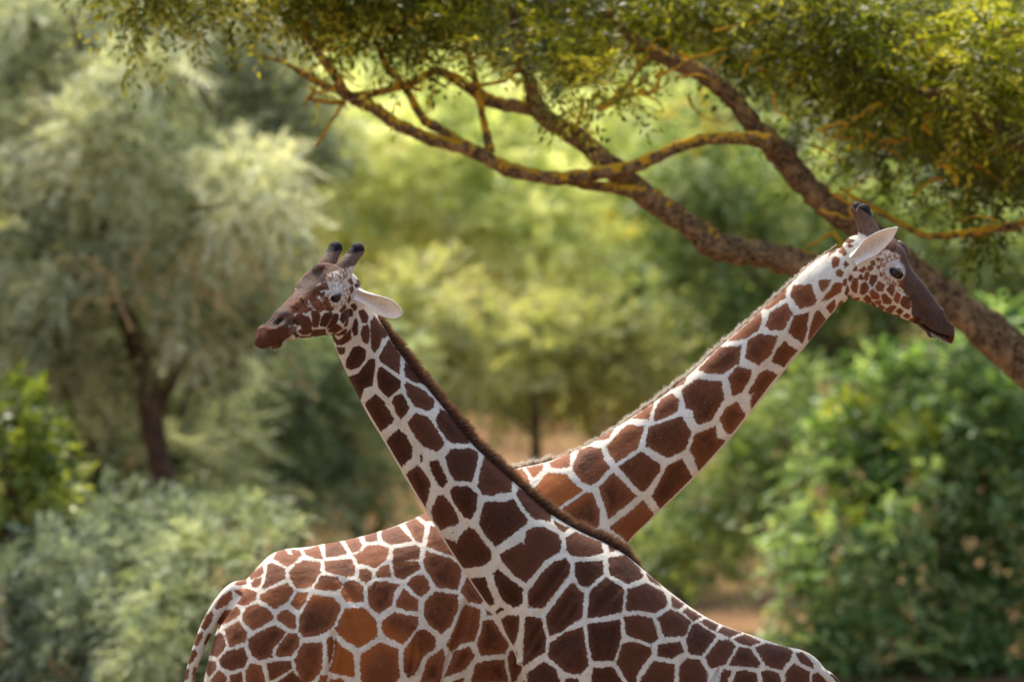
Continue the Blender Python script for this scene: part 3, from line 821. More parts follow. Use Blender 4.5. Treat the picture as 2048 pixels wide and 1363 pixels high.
napeB = [P(x, y, YB) for x, y in [(1010, 941), (1052, 932), (1100, 920), (1145, 904), (1185, 885), (1227, 861), (1257, 839), (1307, 805), (1335, 783), (1372, 755), (1400, 732),
                                  (1435, 697), (1460, 677), (1525, 619), (1572, 575), (1610, 540), (1645, 508), (1672, 486)]]
MANE_B = hair_material('mane_pale_tipped', srgb(40, 25, 18), srgb(150, 122, 92), srgb(252, 244, 226), .2)
MANE_A = hair_material('mane_dark_brown', srgb(74, 43, 27), srgb(84, 52, 34), srgb(150, 112, 78))
def perp_left(t): return np.stack([-t[:, 2], np.zeros(len(t)), t[:, 0]], 1)
strands('mane', rootB, MANE_B, catmull(napeB, 6), 4800, lambda u: ((.029 - .006 * np.cos(u * 6)) + .014 * (u < .12)) * (1 - .7 * sm(u, .9, 1.0)), perp_left, -.35, .0017, .005, .6)

# --- giraffe facing left, in front; its rump turned a little away
RA = rot(math.radians(53), math.radians(13.6), math.radians(-3.5))
OA = P(668.4 + 15, 617.3 + 2, -.06)
FA = np.array([[-1, 0, 0], [0, -1, 0], [0, 0, 1.0]])
HSC = np.array([1.03, .97, .97])
def XA(q): return (np.asarray(q) * HSC @ RA.T) @ FA + OA
def XAi(v): return ((np.asarray(v) - OA) @ FA.T @ RA) / HSC
secsA = [(1658, 1364, 1650, 1440, .78, .08, .5), (1636, 1332, 1610, 1520, .68, .22, .5), (1604, 1302, 1560, 1570, .58, .32, .5), (1555, 1289, 1490, 1600, .46, .38, .45),
         (1500, 1270, 1400, 1620, .33, .41, .4), (1440, 1249, 1300, 1620, .2, .42, .35), (1390, 1222, 1205, 1590, .1, .40, .3), (1340, 1184, 1130, 1510, .04, .36, .2),
         (1298, 1148, 1078, 1420, 0, .32, .1), (1262, 1116, 1046, 1348, 0, .27, 0), (1220, 1089, 1021, 1288, 0, .225, 0), (1160, 1061, 984, 1226, 0, .20, 0),
         (1100, 1026, 945, 1166, 0, .178, 0), (1062, 995, 905, 1106, 0, .165, 0), (1020, 957, 880, 1065, 0, .155, 0), (985, 925, 852, 1020, 0, .147, 0),
         (945, 887, 830, 984, 0, .14, 0), (900, 830, 795, 925, 0, .13, 0), (868, 790, 765, 874, 0, .122, 0), (830, 743, 738, 830, 0, .115, 0),
         (800, 702, 710, 776, 0, .108, 0), (775, 666, 688, 731, 0, .102, 0), (757, 636, 672, 694, 0, .098, 0), (742, 606, 664, 660, -.01, .094, 0),
         (722, 574, 660, 630, -.03, .085, 0), (705, 560, 660, 610, -.05, .07, 0)]
legsA = legset(P(1170, 0, .05)[0], .05, P(1590, 0, .6)[0], .6, P(0, 1560, 0)[2], P(0, 1520, .6)[2])
for pts, rad in legsA:
    for i, p in enumerate(pts):
        x0 = pts[0][0]
        pts[i] = (2 * x0 - p[0], p[1], p[2])
tailA = ([P(1625, 1345, .72), P(1668, 1372, .80), P(1685, 1430, .82), P(1690, 1530, .82), P(1690, 1640, .82)], [.05, .04, .032, .024, .014])
COAT_A = coat_material('coat_dark_brown', srgb(54, 31, 19), srgb(70, 40, 25), srgb(86, 51, 34), srgb(206, 197, 179), .35)
creA = [([(722, 700), (760, 790), (830, 908), (900, 1020), (985, 1140)], 17, .010), ([(780, 690), (850, 800), (930, 905), (1040, 1030)], 20, .007),
        ([(1043, 1330), (1040, 1350), (1035, 1380)], 4, .020), ([(1449, 1318), (1440, 1335), (1425, 1363), (1415, 1400)], 4.5, .024),
        ([(1060, 1215), (1090, 1180), (1125, 1130)], 6, .008), ([(1080, 1230), (1105, 1200), (1135, 1150)], 6, .006), ([(1105, 1250), (1130, 1215), (1140, 1190)], 6, .008),
        ([(1120, 1262), (1138, 1240), (1150, 1215)], 5, .008), ([(1190, 1225), (1215, 1195), (1235, 1175)], 8, .005), ([(1055, 1300), (1065, 1275), (1085, 1245)], 5, .008),
        ([(1070, 1310), (1085, 1285), (1092, 1260)], 5, .006), ([(1305, 1280), (1330, 1262), (1350, 1250)], 8, .005),
        ([(597, 664), (578, 676), (560, 686), (540, 693)], 2.2, .010), ([(640, 585), (622, 600), (605, 612), (590, 622)], 6, .006),
        ([(700, 655), (703, 635), (702, 612)], 5, .007)]
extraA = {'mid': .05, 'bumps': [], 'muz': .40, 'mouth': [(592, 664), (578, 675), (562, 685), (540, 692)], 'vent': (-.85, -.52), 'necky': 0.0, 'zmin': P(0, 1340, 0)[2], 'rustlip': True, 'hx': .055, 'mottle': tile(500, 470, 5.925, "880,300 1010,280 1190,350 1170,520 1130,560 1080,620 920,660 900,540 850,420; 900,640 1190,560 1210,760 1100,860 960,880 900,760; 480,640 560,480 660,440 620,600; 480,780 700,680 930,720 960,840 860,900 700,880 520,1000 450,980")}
rootA = make_giraffe('giraffe', 'dark brown giraffe facing left, in front, its neck crossing over the other',
                     secsA, XA, XAi, 1, COAT_A, A_PATCH, A_DARK, A_RUST, A_HORN, A_TIP, extraA, creA, legsA, tailA, ((556, 641), (15, 8.5), math.radians(-28)), 9)
finish_head(rootA, XA, [(P(714, 582, -.13), P(803, 631, -.10), (-.12, -.80, -.42), .050, .05, .66, .6),
                        (XA(hloc(1702, 522, -.085)[None])[0], XA(hloc(1690, 500, -.29)[None])[0], (-.2, -.8, -.5), .045, .1, .6, .6)])
napeA = [P(x, y, 0) for x, y in [(752, 632), (777, 672), (810, 717), (840, 757), (872, 796), (890, 819), (927, 860), (947, 889), (972, 911), (1022, 959), (1050, 985), (1100, 1025),
                                 (1142, 1054), (1205, 1081), (1245, 1104), (1277, 1130), (1305, 1156)]]
def perp_right(t): return np.stack([t[:, 2] * -1, np.zeros(len(t)), t[:, 0]], 1)
strands('mane', rootA, MANE_A, catmull(napeA, 6), 11000, lambda u: .054 * sm(u, -.2, .12) * (1 - .85 * sm(u, .86, 1.0)), perp_right, .30, .0024, .008, .35)
strands('tail_tuft', rootB, MANE_A, [P(376, 1480, YB - .06), P(378, 1540, YB - .06), P(380, 1600, YB - .06)], 900, lambda u: .25 + 0 * u, lambda t: np.tile([0, 0, -1.0], (len(t), 1)), .3, .003, .01, .3)

# stiff hairs on the chins
HAIR_W = hair_material('whisker_pale', srgb(120, 100, 80), srgb(190, 178, 160), srgb(225, 218, 205), .2)
strands('whiskers', rootA, HAIR_W, [P(536, 691, -.50), P(552, 690, -.46), P(574, 679, -.40)], 60, lambda u: .035 + 0 * u, lambda t: np.tile([-.2, -.2, -1.0], (len(t), 1)), .3, .0007, .012, .5)
strands('whiskers', rootB, HAIR_W, [P(1862, 668, YB + .05), P(1882, 679, YB + .07), P(1900, 689, YB + .08)], 50, lambda u: .026 + 0 * u, lambda t: np.tile([.2, -.2, -1.0], (len(t), 1)), .2, .0007, .010, .5)

TUFT_M = hair_material('horn_tuft', srgb(24, 18, 16), srgb(34, 27, 25), srgb(70, 60, 56), .3)
for rt, X, hx in ((rootA, XA, .055), (rootB, XB, 0.0)):
    for sg in (-1, 1):
        c = X((hloc(1720, 419) + [hx, sg * .067, 0])[None])[0]
        ring = [c + np.array([.026 * math.cos(a), .026 * math.sin(a), .010]) for a in np.linspace(0, 2 * math.pi, 17)]
        strands('horn_tuft', rt, TUFT_M, ring, 260, lambda u: .024 + 0 * u, lambda t: np.tile([0, 0, 1.0], (len(t), 1)), .2, .0012, .006, .8)
# ------------------------------------------------------------------ ground
def ground_z(x, y):
    z = np.interp(y, [-80, 8, 14, 25, 45, 60, 75, 110, 180, 400, 900], [0, 0, .35, 1.35, 2.5, 4.0, 6.5, 13, 26, 40, 46])
    return z
def make_ground():
    xs = np.concatenate([np.linspace(-700, -45, 16)[:-1], np.linspace(-45, 45, 91), np.linspace(45, 700, 16)[1:]])
    ys = np.concatenate([np.linspace(-80, 5, 18)[:-1], np.linspace(5, 80, 91), np.linspace(80, 900, 34)[1:]])
    X, Y = np.meshgrid(xs, ys)
    nz = np.array([[mnoise.fractal(Vector((x * .12, y * .12, 3.1)), 1.0, 2.0, 4) for x in xs] for y in ys])
    Z = ground_z(X, Y) + nz * .22 * np.clip((Y - 6) / 12, 0, 1)
    n, m = X.shape
    i = np.arange(n * m).reshape(n, m)
    F = np.stack([i[:-1, :-1], i[:-1, 1:], i[1:, 1:], i[1:, :-1]], -1).reshape(-1, 4)
    me = np_mesh('ground', np.stack([X, Y, Z], -1).reshape(-1, 3), F)
    mat, t = new_mat('dry_earth'); nn = NT(t); co = nn.coords()
    a = nn.noise(.5, 5, .6, co); b = nn.noise(6, 5, .65, co); c = nn.noise(60, 3, .6, co)
    col = nn.mix(nn.step(a, .35, .65), srgb(104, 76, 50), srgb(136, 104, 68))
    col = nn.mix(nn.math('MULTIPLY', nn.step(b, .45, .65), .6), col, srgb(88, 62, 42))
    col = nn.mix(nn.math('MULTIPLY', nn.step(c, .5, .7), .4), col, srgb(96, 92, 50))
    bs = nn.node('ShaderNodeBsdfPrincipled'); nn.put(bs.inputs['Base Color'], col); bs.inputs['Roughness'].default_value = .95
    bs.inputs['Specular IOR Level'].default_value = .1
    bp = nn.node('ShaderNodeBump'); bp.inputs['Strength'].default_value = .6; bp.inputs['Distance'].default_value = .05
    t.links.new(nn.math('ADD', b, nn.math('MULTIPLY', c, .4)), bp.inputs['Height']); t.links.new(bp.outputs[0], bs.inputs['Normal'])
    o = nn.node('ShaderNodeOutputMaterial'); t.links.new(bs.outputs[0], o.inputs[0])
    g = link('ground', me, mat)
    tag(g, kind='structure')
make_ground()

# ------------------------------------------------------------------ plants
def leaf_material(name, dark, mid, light, trans=.4, pop=None, tc=(1.2, 1.18, .6)):
    m, t = new_mat(name); n = NT(t)
    c = n.ramp(n.attr('tint'), [(0, dark), (.5, mid), (1, light)])
    if pop:
        c = n.mix(n.step(n.attr('pop'), .3, .6), c, pop)
    d = n.node('ShaderNodeBsdfPrincipled'); n.put(d.inputs['Base Color'], c)
    d.inputs['Roughness'].default_value = .5; d.inputs['Specular IOR Level'].default_value = .3
    tr = n.node('ShaderNodeBsdfTranslucent')
    n.put(tr.inputs[0], n.mix(1.0, c, tc, 'MULTIPLY'))
    mx = n.node('ShaderNodeMixShader'); mx.inputs[0].default_value = trans
    t.links.new(d.outputs[0], mx.inputs[1]); t.links.new(tr.outputs[0], mx.inputs[2])
    o = n.node('ShaderNodeOutputMaterial'); t.links.new(mx.outputs[0], o.inputs[0])
    return m

def bark_material(name, dark, light, lichen=None, amount=.5):
    m, t = new_mat(name); n = NT(t); co = n.coords()
    a = n.noise(9, 5, .65, co); b = n.noise(38, 4, .65, co)
    col = n.mix(n.step(b, .35, .65), dark, light)
    col = n.mix(n.math('MULTIPLY', n.step(a, .5, .62), .5), col, tuple(min(1, x * 1.7) for x in light))
    if lichen:
        gm = n.node('ShaderNodeNewGeometry'); sx = n.node('ShaderNodeSeparateXYZ'); t.links.new(gm.outputs['Normal'], sx.inputs[0]); up = sx.outputs[2]
        l1 = n.noise(13, 5, .7, co, .8); l2 = n.noise(30, 3, .6, co)
        f = n.step(n.math('ADD', n.math('ADD', l1, n.math('MULTIPLY', l2, .35)), n.math('ADD', n.math('MULTIPLY', n.attr('lichen'), .26), n.math('MULTIPLY', up, .13))), .97 - amount * .2, 1.05 - amount * .2)
        col = n.mix(f, col, n.mix(b, lichen, tuple(x * .62 for x in lichen)))
    bs = n.node('ShaderNodeBsdfPrincipled'); n.put(bs.inputs['Base Color'], col)
    bs.inputs['Roughness'].default_value = .85; bs.inputs['Specular IOR Level'].default_value = .15
    bp = n.node('ShaderNodeBump'); bp.inputs['Strength'].default_value = .9; bp.inputs['Distance'].default_value = .02
    t.links.new(n.math('ADD', a, n.math('MULTIPLY', b, .6)), bp.inputs['Height']); t.links.new(bp.outputs[0], bs.inputs['Normal'])
    o = n.node('ShaderNodeOutputMaterial'); t.links.new(bs.outputs[0], o.inputs[0])
    return m

def unit(v): return v / (np.linalg.norm(v, axis=-1, keepdims=True) + 1e-9)

def sprays(origins, dirs, kind, tints, scale=1.0):
    """leafy twigs: returns verts, faces, tint, pop for all leaflets"""
    N = len(origins)
    if kind == 'pinnate':   L, M, ll, lw, ang, droop = .26, 11, .062, .024, .95, .35
    elif kind == 'feather': L, M, ll, lw, ang, droop = .32, 10, .110, .017, .55, .40
    elif kind == 'fern':    L, M, ll, lw, ang, droop = .30, 12, .062, .020, 1.1, .30
    elif kind == 'oval':    L, M, ll, lw, ang, droop = .26, 9, .070, .040, 1.0, .35
    elif kind == 'broad':   L, M, ll, lw, ang, droop = .22, 7, .105, .080, .9, .35
    L *= scale; ll *= scale; lw *= scale
    dirs = unit(dirs)
    up = np.array([0, 0, 1.0])
    sd = unit(np.cross(dirs, up) + RNG.normal(0, .25, (N, 3)))
    nm = unit(np.cross(sd, dirs))
    j = np.arange(M); t = (j + 1) / M
    sg = np.where(j % 2 == 0, 1.0, -1.0); sg[-1] = 0
    Ls = L * RNG.uniform(.7, 1.25, N)
    pos = origins[:, None] + dirs[:, None] * (Ls[:, None] * t)[..., None] - up * (droop * Ls[:, None] * t ** 2)[..., None]
    a = ang * RNG.uniform(.75, 1.2, (N, M)) * sg
    ax = dirs[:, None] * np.cos(a)[..., None] + sd[:, None] * np.sin(a)[..., None] - up * (RNG.uniform(.0, .55, (N, M)))[..., None] + nm[:, None] * RNG.normal(0, .22, (N, M))[..., None]
    ax = unit(ax)
    wd = unit(np.cross(ax, nm[:, None] + RNG.normal(0, .45, (N, M, 3))))
    l = ll * RNG.uniform(.65, 1.2, (N, M))[..., None]; w = lw * RNG.uniform(.7, 1.15, (N, M))[..., None] * .5
    fold = unit(np.cross(wd, ax)) * w * .35
    V = np.stack([pos, pos + ax * l * .42 + wd * w + fold, pos + ax * l, pos + ax * l * .42 - wd * w + fold], 2).reshape(-1, 3)
    F = np.arange(N * M)[:, None] * 4 + np.arange(4)
    ti = np.repeat(np.clip(tints[:, None] + RNG.normal(0, .14, (N, M)), 0, 1).ravel(), 4)
    return V, F, ti

def blob_points(c, r, n, shell=.55):
    """points through an ellipsoid, denser near its skin, uneven"""
    d = unit(RNG.normal(0, 1, (n, 3)))
    rad = shell + (1 - shell) * RNG.random(n) ** .6
    rad *= 1 + .22 * np.sin(d[:, 0] * 5 + c[0] * 7) * np.sin(d[:, 2] * 6 + c[2] * 5) + RNG.normal(0, .06, n)
    return c + d * rad[:, None] * r, d

def crown(name, root, mat, blobs, kind, per_m2=60, scale=1.0, tint=.5, clump=.12, pop=0.0, k=12, inner=.22):
    """blobs: (centre xyz, radii xyz, tint shift). Leaf sprays radiate from clumps spread through each blob."""
    Vs, Fs, Ts, Ps = [], [], [], []
    nv = 0
    for c, r, ts in blobs:
        c = np.asarray(c, float); r = np.asarray(r, float)
        area = 4.2 * math.pi * (r[0] * r[1] + r[0] * r[2] + r[1] * r[2]) / 3
        ncl = max(3, int(area * per_m2 / k))
        cc, cd = blob_points(c, r, ncl)
        n = ncl * k
        ru = unit(RNG.normal(0, 1, (n, 3)))
        o = np.repeat(cc, k, 0) + ru * (clump * scale * RNG.random(n) ** .5)[:, None] * [1, 1, .75]
        dd = np.repeat(cd, k, 0) * .45 + ru * .55 + RNG.normal(0, .35, (n, 3)) + [0, 0, .12]
        tt = np.repeat(np.clip(tint + ts + RNG.normal(0, .20, ncl), 0, 1), k)
        V, F, ti = sprays(o, dd, kind, tt, scale)
        pp = np.repeat(np.repeat(RNG.random(ncl) < pop, k), len(V) // n).astype(float)
        Vs.append(V); Fs.append(F + nv); Ts.append(ti); Ps.append(pp); nv += len(V)
        if inner > 0:       # larger leaves inside, tinted darker to paint in the crown's inner shade
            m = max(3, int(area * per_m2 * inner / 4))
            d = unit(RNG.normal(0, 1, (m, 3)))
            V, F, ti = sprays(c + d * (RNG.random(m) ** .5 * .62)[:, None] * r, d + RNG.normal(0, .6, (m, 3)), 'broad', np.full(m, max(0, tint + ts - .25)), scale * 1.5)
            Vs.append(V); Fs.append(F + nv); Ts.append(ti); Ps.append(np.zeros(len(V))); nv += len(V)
    V = np.concatenate(Vs); F = np.concatenate(Fs)
    me = np_mesh(name, V, F)
    set_attr(me, 'tint', np.concatenate(Ts)); set_attr(me, 'pop', np.concatenate(Ps))
    return link(name, me, mat, root, smooth=False)

def limb(name, root, mat, pts, rad, lich=0.0, seg=12, spans=5, wob=.14):
    p = catmull(pts, spans); r = np.maximum(catmull([[x] for x in rad], spans)[:, 0], .003)
    r = r * (1 + wob * .35 * np.sin(np.arange(len(r)) * 1.9) + RNG.normal(0, .05, len(r)))
    p = p + RNG.normal(0, 1, p.shape) * (r * wob * .45)[:, None]
    mb = MB(); mb.tube(p, r, seg)
    me = mb.mesh(name)
    lv = np.interp(r, [.005, .03, .09], [.8, .5, .1]) + lich
    lv = np.concatenate([np.repeat(lv, seg), [lv[0], lv[-1]]])
    set_attr(me, 'lichen', lv)
    return link(name, me, mat, root)

def pxlimb(name, root, mat, pts, y, lich=0.0, spans=5, dy=0.0, wob=.14):
    """pts: (px, py, radius px [, depth offset])"""
    q = []; r = []
    for i, p in enumerate(pts):
        yy = y + (p[3] if len(p) > 3 else 0) + dy * i / max(1, len(pts) - 1)
        q.append(P(p[0], p[1], yy)); r.append(p[2] * M_(yy))
    return limb(name, root, mat, q, r, lich, spans=spans, wob=wob)

def pxb(px, py, y, rx, ry, rd, ts=0.0):
    """ellipsoid by picture centre, picture radii and depth radius in metres"""
    k = M_(y)
    return (P(px, py, y), (rx * k, rd, ry * k), ts)

def tree_root(name, px, y, label, cat='tree', group=None):
    x = P(px, 0, y)[0]
    o = empty(name, (float(x), float(y), float(ground_z(x, y))))
    tag(o, label, cat, group)
    return o
# ------------------------------------------------------------------ lichen-covered tree spreading over the animals
YT = 7.0
LEAF_T = leaf_material('leaf_deep_green', srgb(48, 58, 10), srgb(104, 112, 24), srgb(206, 198, 78), .5)
BARK_T = bark_material('bark_lichen', srgb(58, 44, 32), srgb(132, 106, 74), srgb(220, 168, 40), .75)
lt = tree_root('lichen_tree', 2385, YT, 'spreading tree with orange lichen on its limbs, its canopy over both giraffes')
def ltlimb(nm, r, m, pts, *a, **k): return pxlimb(nm, r, m, [(p[0], p[1], p[2] * .86) for p in pts], *a, **k)
ltlimb('trunk', lt, BARK_T, [(2395, 2010, 150), (2390, 1700, 125), (2380, 1300, 112), (2340, 1050, 96), (2240, 880, 76), (2130, 785, 58), (2048, 722, 50), (1950, 640, 45), (1860, 580, 42)], YT, -.35)
ltlimb('limb', lt, BARK_T, [(1890, 600, 42), (1760, 555, 38), (1650, 545, 36), (1560, 515, 33), (1480, 500, 32), (1430, 490, 32), (1390, 458, 30), (1330, 418, 28), (1270, 375, 27), (1224, 332, 26),
                            (1150, 273, 24), (1095, 238, 22), (1070, 200, 20), (1056, 155, 17), (1042, 110, 15), (1030, 40, 12), (1020, -60, 10)], YT, -.1, dy=-.5)
ltlimb('limb', lt, BARK_T, [(1900, 605, 40), (1830, 545, 36), (1770, 490, 34), (1700, 440, 33), (1640, 395, 31), (1590, 345, 31), (1555, 300, 31), (1515, 262, 26), (1475, 210, 22), (1430, 166, 22),
                            (1385, 138, 20), (1330, 118, 17), (1270, 80, 14), (1200, 10, 11)], YT, -.2, dy=-.3)
ltlimb('branch', lt, BARK_T, [(1540, 285, 22), (1500, 278, 16), (1440, 277, 14), (1390, 283, 14), (1330, 305, 14), (1270, 332, 15), (1202, 346, 16), (1132, 355, 16), (1077, 352, 16), (1022, 340, 17), (985, 322, 17),
                              (930, 297, 16), (875, 282, 15), (827, 264, 15), (783, 242, 15), (747, 216, 15), (710, 198, 15), (673, 180, 9), (637, 165, 8), (600, 143, 7), (560, 122, 4), (520, 112, 3)], YT - .35, .08, dy=-.4)
ltlimb('branch', lt, BARK_T, [(1290, 385, 20), (1240, 378, 15), (1180, 370, 13), (1130, 358, 12)], YT - .3, .1)
ltlimb('branch', lt, BARK_T, [(967, 312, 13), (923, 286, 12), (871, 253, 12), (846, 238, 11), (820, 191, 9), (798, 161, 8), (776, 136, 8), (750, 80, 6)], YT - .45, .05)
ltlimb('branch', lt, BARK_T, [(981, 306, 12), (972, 264, 9), (963, 220, 8), (952, 165, 8), (941, 128, 7), (930, 60, 5)], YT - .5, .1)
ltlimb('branch', lt, BARK_T, [(1080, 222, 18), (1040, 213, 17), (1003, 209, 16), (967, 194, 15), (915, 161, 13), (871, 143, 11), (827, 165, 10), (765, 183, 9), (725, 189, 9), (700, 190, 8)], YT - .35, .05)
ltlimb('branch', lt, BARK_T, [(690, 188, 13), (672, 155, 12), (655, 130, 11), (620, 80, 9), (600, 20, 7)], YT - .7, .0)
ltlimb('branch', lt, BARK_T, [(2200, 370, 36), (2100, 325, 30), (2048, 290, 26), (1985, 252, 20), (1930, 205, 14), (1895, 189, 12), (1850, 187, 11), (1790, 176, 10), (1740, 155, 9), (1680, 120, 8), (1640, 98, 6)], YT - .4, -.5)
ltlimb('branch', lt, BARK_T, [(2395, 1200, 80), (2370, 900, 66), (2320, 600, 52), (2260, 420, 42), (2190, 365, 36)], YT - .2, -.4)
ltlimb('branch', lt, BARK_T, [(2180, 380, 14), (2048, 445, 11), (1990, 457, 11), (1900, 470, 9), (1850, 470, 8), (1800, 446, 7), (1755, 420, 6), (1700, 390, 5)], YT + .3, .3)
for q in ([(1785, 195, 5), (1745, 215, 7), (1710, 237, 7), (1665, 252, 6), (1635, 260, 4)], 
          [(1320, 140, 4), (1315, 175, 6), (1300, 185, 5), (1275, 180, 4)], [(1290, 110, 4), (1262, 160, 6), (1230, 195, 6), (1190, 215, 4)], [(1300, 150, 4), (1250, 190, 6), (1195, 222, 5)],
          [(1150, 262, 5), (1160, 230, 4), (1168, 200, 3)], [(690, 205, 8), (650, 203, 6), (612, 196, 4)], [(682, 214, 4), (655, 255, 4), (632, 292, 3)], [(1050, 120, 5), (1010, 160, 5), (960, 170, 4)],
          [(640, 160, 4), (625, 185, 3), (605, 210, 3)], [(2048, 60, 7), (2000, 70, 6), (1965, 90, 4)], [(1880, 150, 6), (1850, 100, 7), (1820, 60, 4)]):
    ltlimb('twig', lt, BARK_T, q, YT - .5 + RNG.uniform(-.3, .3), .2, spans=4, wob=.35)
for (x0, x1, y0, y1, cnt) in ((1620, 2010, 250, 470, 22), (1170, 1330, 110, 215, 9), (620, 1000, 90, 190, 12), (1350, 1600, 60, 200, 8)):
    for i in range(cnt):
        a = RNG.uniform(x0, x1); b = RNG.uniform(y0, y1); th = RNG.uniform(0, 2 * math.pi); q = []
        r0 = RNG.uniform(3.0, 5.0)
        for j in range(6):
            q.append((a, b, r0 * (1 - .14 * j)))
            th += RNG.normal(0, .55); st_ = RNG.uniform(14, 26)
            a += st_ * math.cos(th); b += st_ * .6 * math.sin(th)
        ltlimb('twig', lt, BARK_T, q, YT + RNG.uniform(-.6, .4), .3, spans=3, wob=.3)
cb = []
def low(x):   # lower edge of the canopy in the picture
    return np.interp(x, [-200, 180, 240, 330, 420, 600, 720, 850, 960, 1040, 1150, 1260, 1400, 1500, 1600, 1700, 1850, 2048, 2400], [-320, -70, -20, 0, 25, 60, 50, 55, 60, 20, 60, 95, 100, 135, 150, 215, 260, 290, 360])
for i in range(185):
    x = RNG.uniform(170, 2500); yy = YT + RNG.uniform(-1.0, 2.4)
    h = RNG.uniform(38, 80)
    py = low(x) - h * .9 - abs(RNG.normal(0, 110))
    if x < 420: py = min(py, low(x) - h)
    cb.append(pxb(x, py, yy, RNG.uniform(70, 130), h, .35, .1 * (x > 1800 and py < 200) - .10 * (py > low(x) - 110) + RNG.normal(0, .06)))  # tint paints in light: underside clumps darker, sunlit upper right lighter
for px, py, rx, ry, ts in [(1130, 150, 50, 34, .25), (1215, 170, 40, 26, .2), (330, 10, 110, 34, .25), (250, -5, 60, 22, .25), (470, 25, 120, 40, .15), (1960, 60, 110, 90, .28), (1900, 140, 60, 50, .2), (800, 60, 150, 60, .12),
                           (960, 95, 60, 45, .1), (1080, 60, 90, 60, .15)]:
    cb.append(pxb(px, py, YT - 1.0, rx, ry, .22, ts))  # sunlit clumps, their brightness put into the leaf tint
for px, py, rx, ry in [(1720, 300, 110, 36), (1850, 340, 120, 40), (1980, 390, 110, 50), (2080, 360, 120, 80), (1930, 280, 120, 50)]:
    cb.append(pxb(px, py, YT + 1.6, rx, ry, .4, -.12))
crown('crown', lt, LEAF_T, cb, 'pinnate', per_m2=68, scale=1.1, tint=.40, clump=.14, inner=0)

# ------------------------------------------------------------------ silver-leaved tree at the left
LEAF_S = leaf_material('leaf_silver', srgb(84, 92, 64), srgb(174, 180, 134), srgb(248, 246, 208), .28, None, (1.12, 1.12, .72))
BARK_D = bark_material('bark_dark', srgb(52, 40, 31), srgb(92, 72, 54))
BARK_P = bark_material('bark_pale', srgb(142, 116, 78), srgb(190, 162, 112))
YS = 20
st = tree_root('silver_tree', 335, YS, 'silvery grey-green feathery tree with a curved dark trunk, behind the left giraffe face')
gz = lambda y: 681.5 + (ZC - ground_z(0, y)) / M_(y)
pxlimb('trunk', st, BARK_D, [(360, gz(YS) + 20, 36), (345, 1080, 32), (325, 950, 24), (302, 840, 23), (292, 760, 21), (268, 680, 18), (237, 600, 15), (215, 520, 13), (205, 420, 12), (195, 300, 11), (190, 220, 10), (165, 110, 9), (140, 20, 7)], YS, 0)
pxlimb('limb', st, BARK_D, [(300, 840, 18), (360, 720, 14), (420, 600, 12), (470, 460, 10), (500, 320, 8), (510, 200, 6)], YS + .4, 0, dy=.5)
pxlimb('limb', st, BARK_D, [(205, 420, 10), (150, 385, 9), (90, 350, 9), (40, 325, 9), (-20, 305, 8), (-90, 290, 7)], YS - .2, 0)
pxlimb('limb', st, BARK_D, [(235, 610, 9), (190, 540, 7), (140, 500, 6), (90, 510, 6), (70, 560, 5)], YS - .5, 0)
pxlimb('limb', st, BARK_D, [(195, 280, 9), (250, 240, 8), (300, 180, 7), (330, 90, 6)], YS + .2, 0)
for q in ([(265, 660, 7), (235, 590, 7), (228, 540, 6), (240, 500, 4)], [(240, 600, 5), (195, 600, 4), (140, 605, 3)], [(228, 560, 5), (190, 555, 4), (155, 545, 3)], [(420, 600, 6), (385, 545, 6), (375, 520, 4)], [(400, 570, 5), (395, 610, 4), (390, 640, 3)],
          [(390, 545, 5), (440, 590, 4), (430, 620, 3)], [(380, 520, 5), (320, 560, 4), (290, 580, 3)], [(420, 540, 5), (480, 555, 4), (540, 580, 3)], [(520, 540, 4), (540, 580, 4), (552, 615, 3)], [(100, 215, 5), (80, 190, 4), (60, 180, 3)],
          [(570, 705, 6), (600, 745, 5), (612, 780, 4), (640, 800, 3)], [(560, 760, 4), (600, 770, 4), (630, 765, 3)]):
    pxlimb('bare_branch', st, BARK_P, [(a, b, c * .62) for a, b, c in q], YS - 1.15, 0, spans=4, wob=.3)
for i in range(26):
    a = RNG.uniform(120, 540); b = RNG.uniform(470, 600); g = RNG.uniform(-.9, .9); l = RNG.uniform(40, 90)
    pxlimb('bare_branch', st, BARK_P, [(a, b, 3.4), (a + l * .5 * math.sin(g) + RNG.normal(0, 6), b + l * .5 * math.cos(g), 2.6), (a + l * math.sin(g), b + l * math.cos(g) - 8, 1.4)], YS - RNG.uniform(.9, 1.5), 0, spans=4, wob=.3)
sb = []
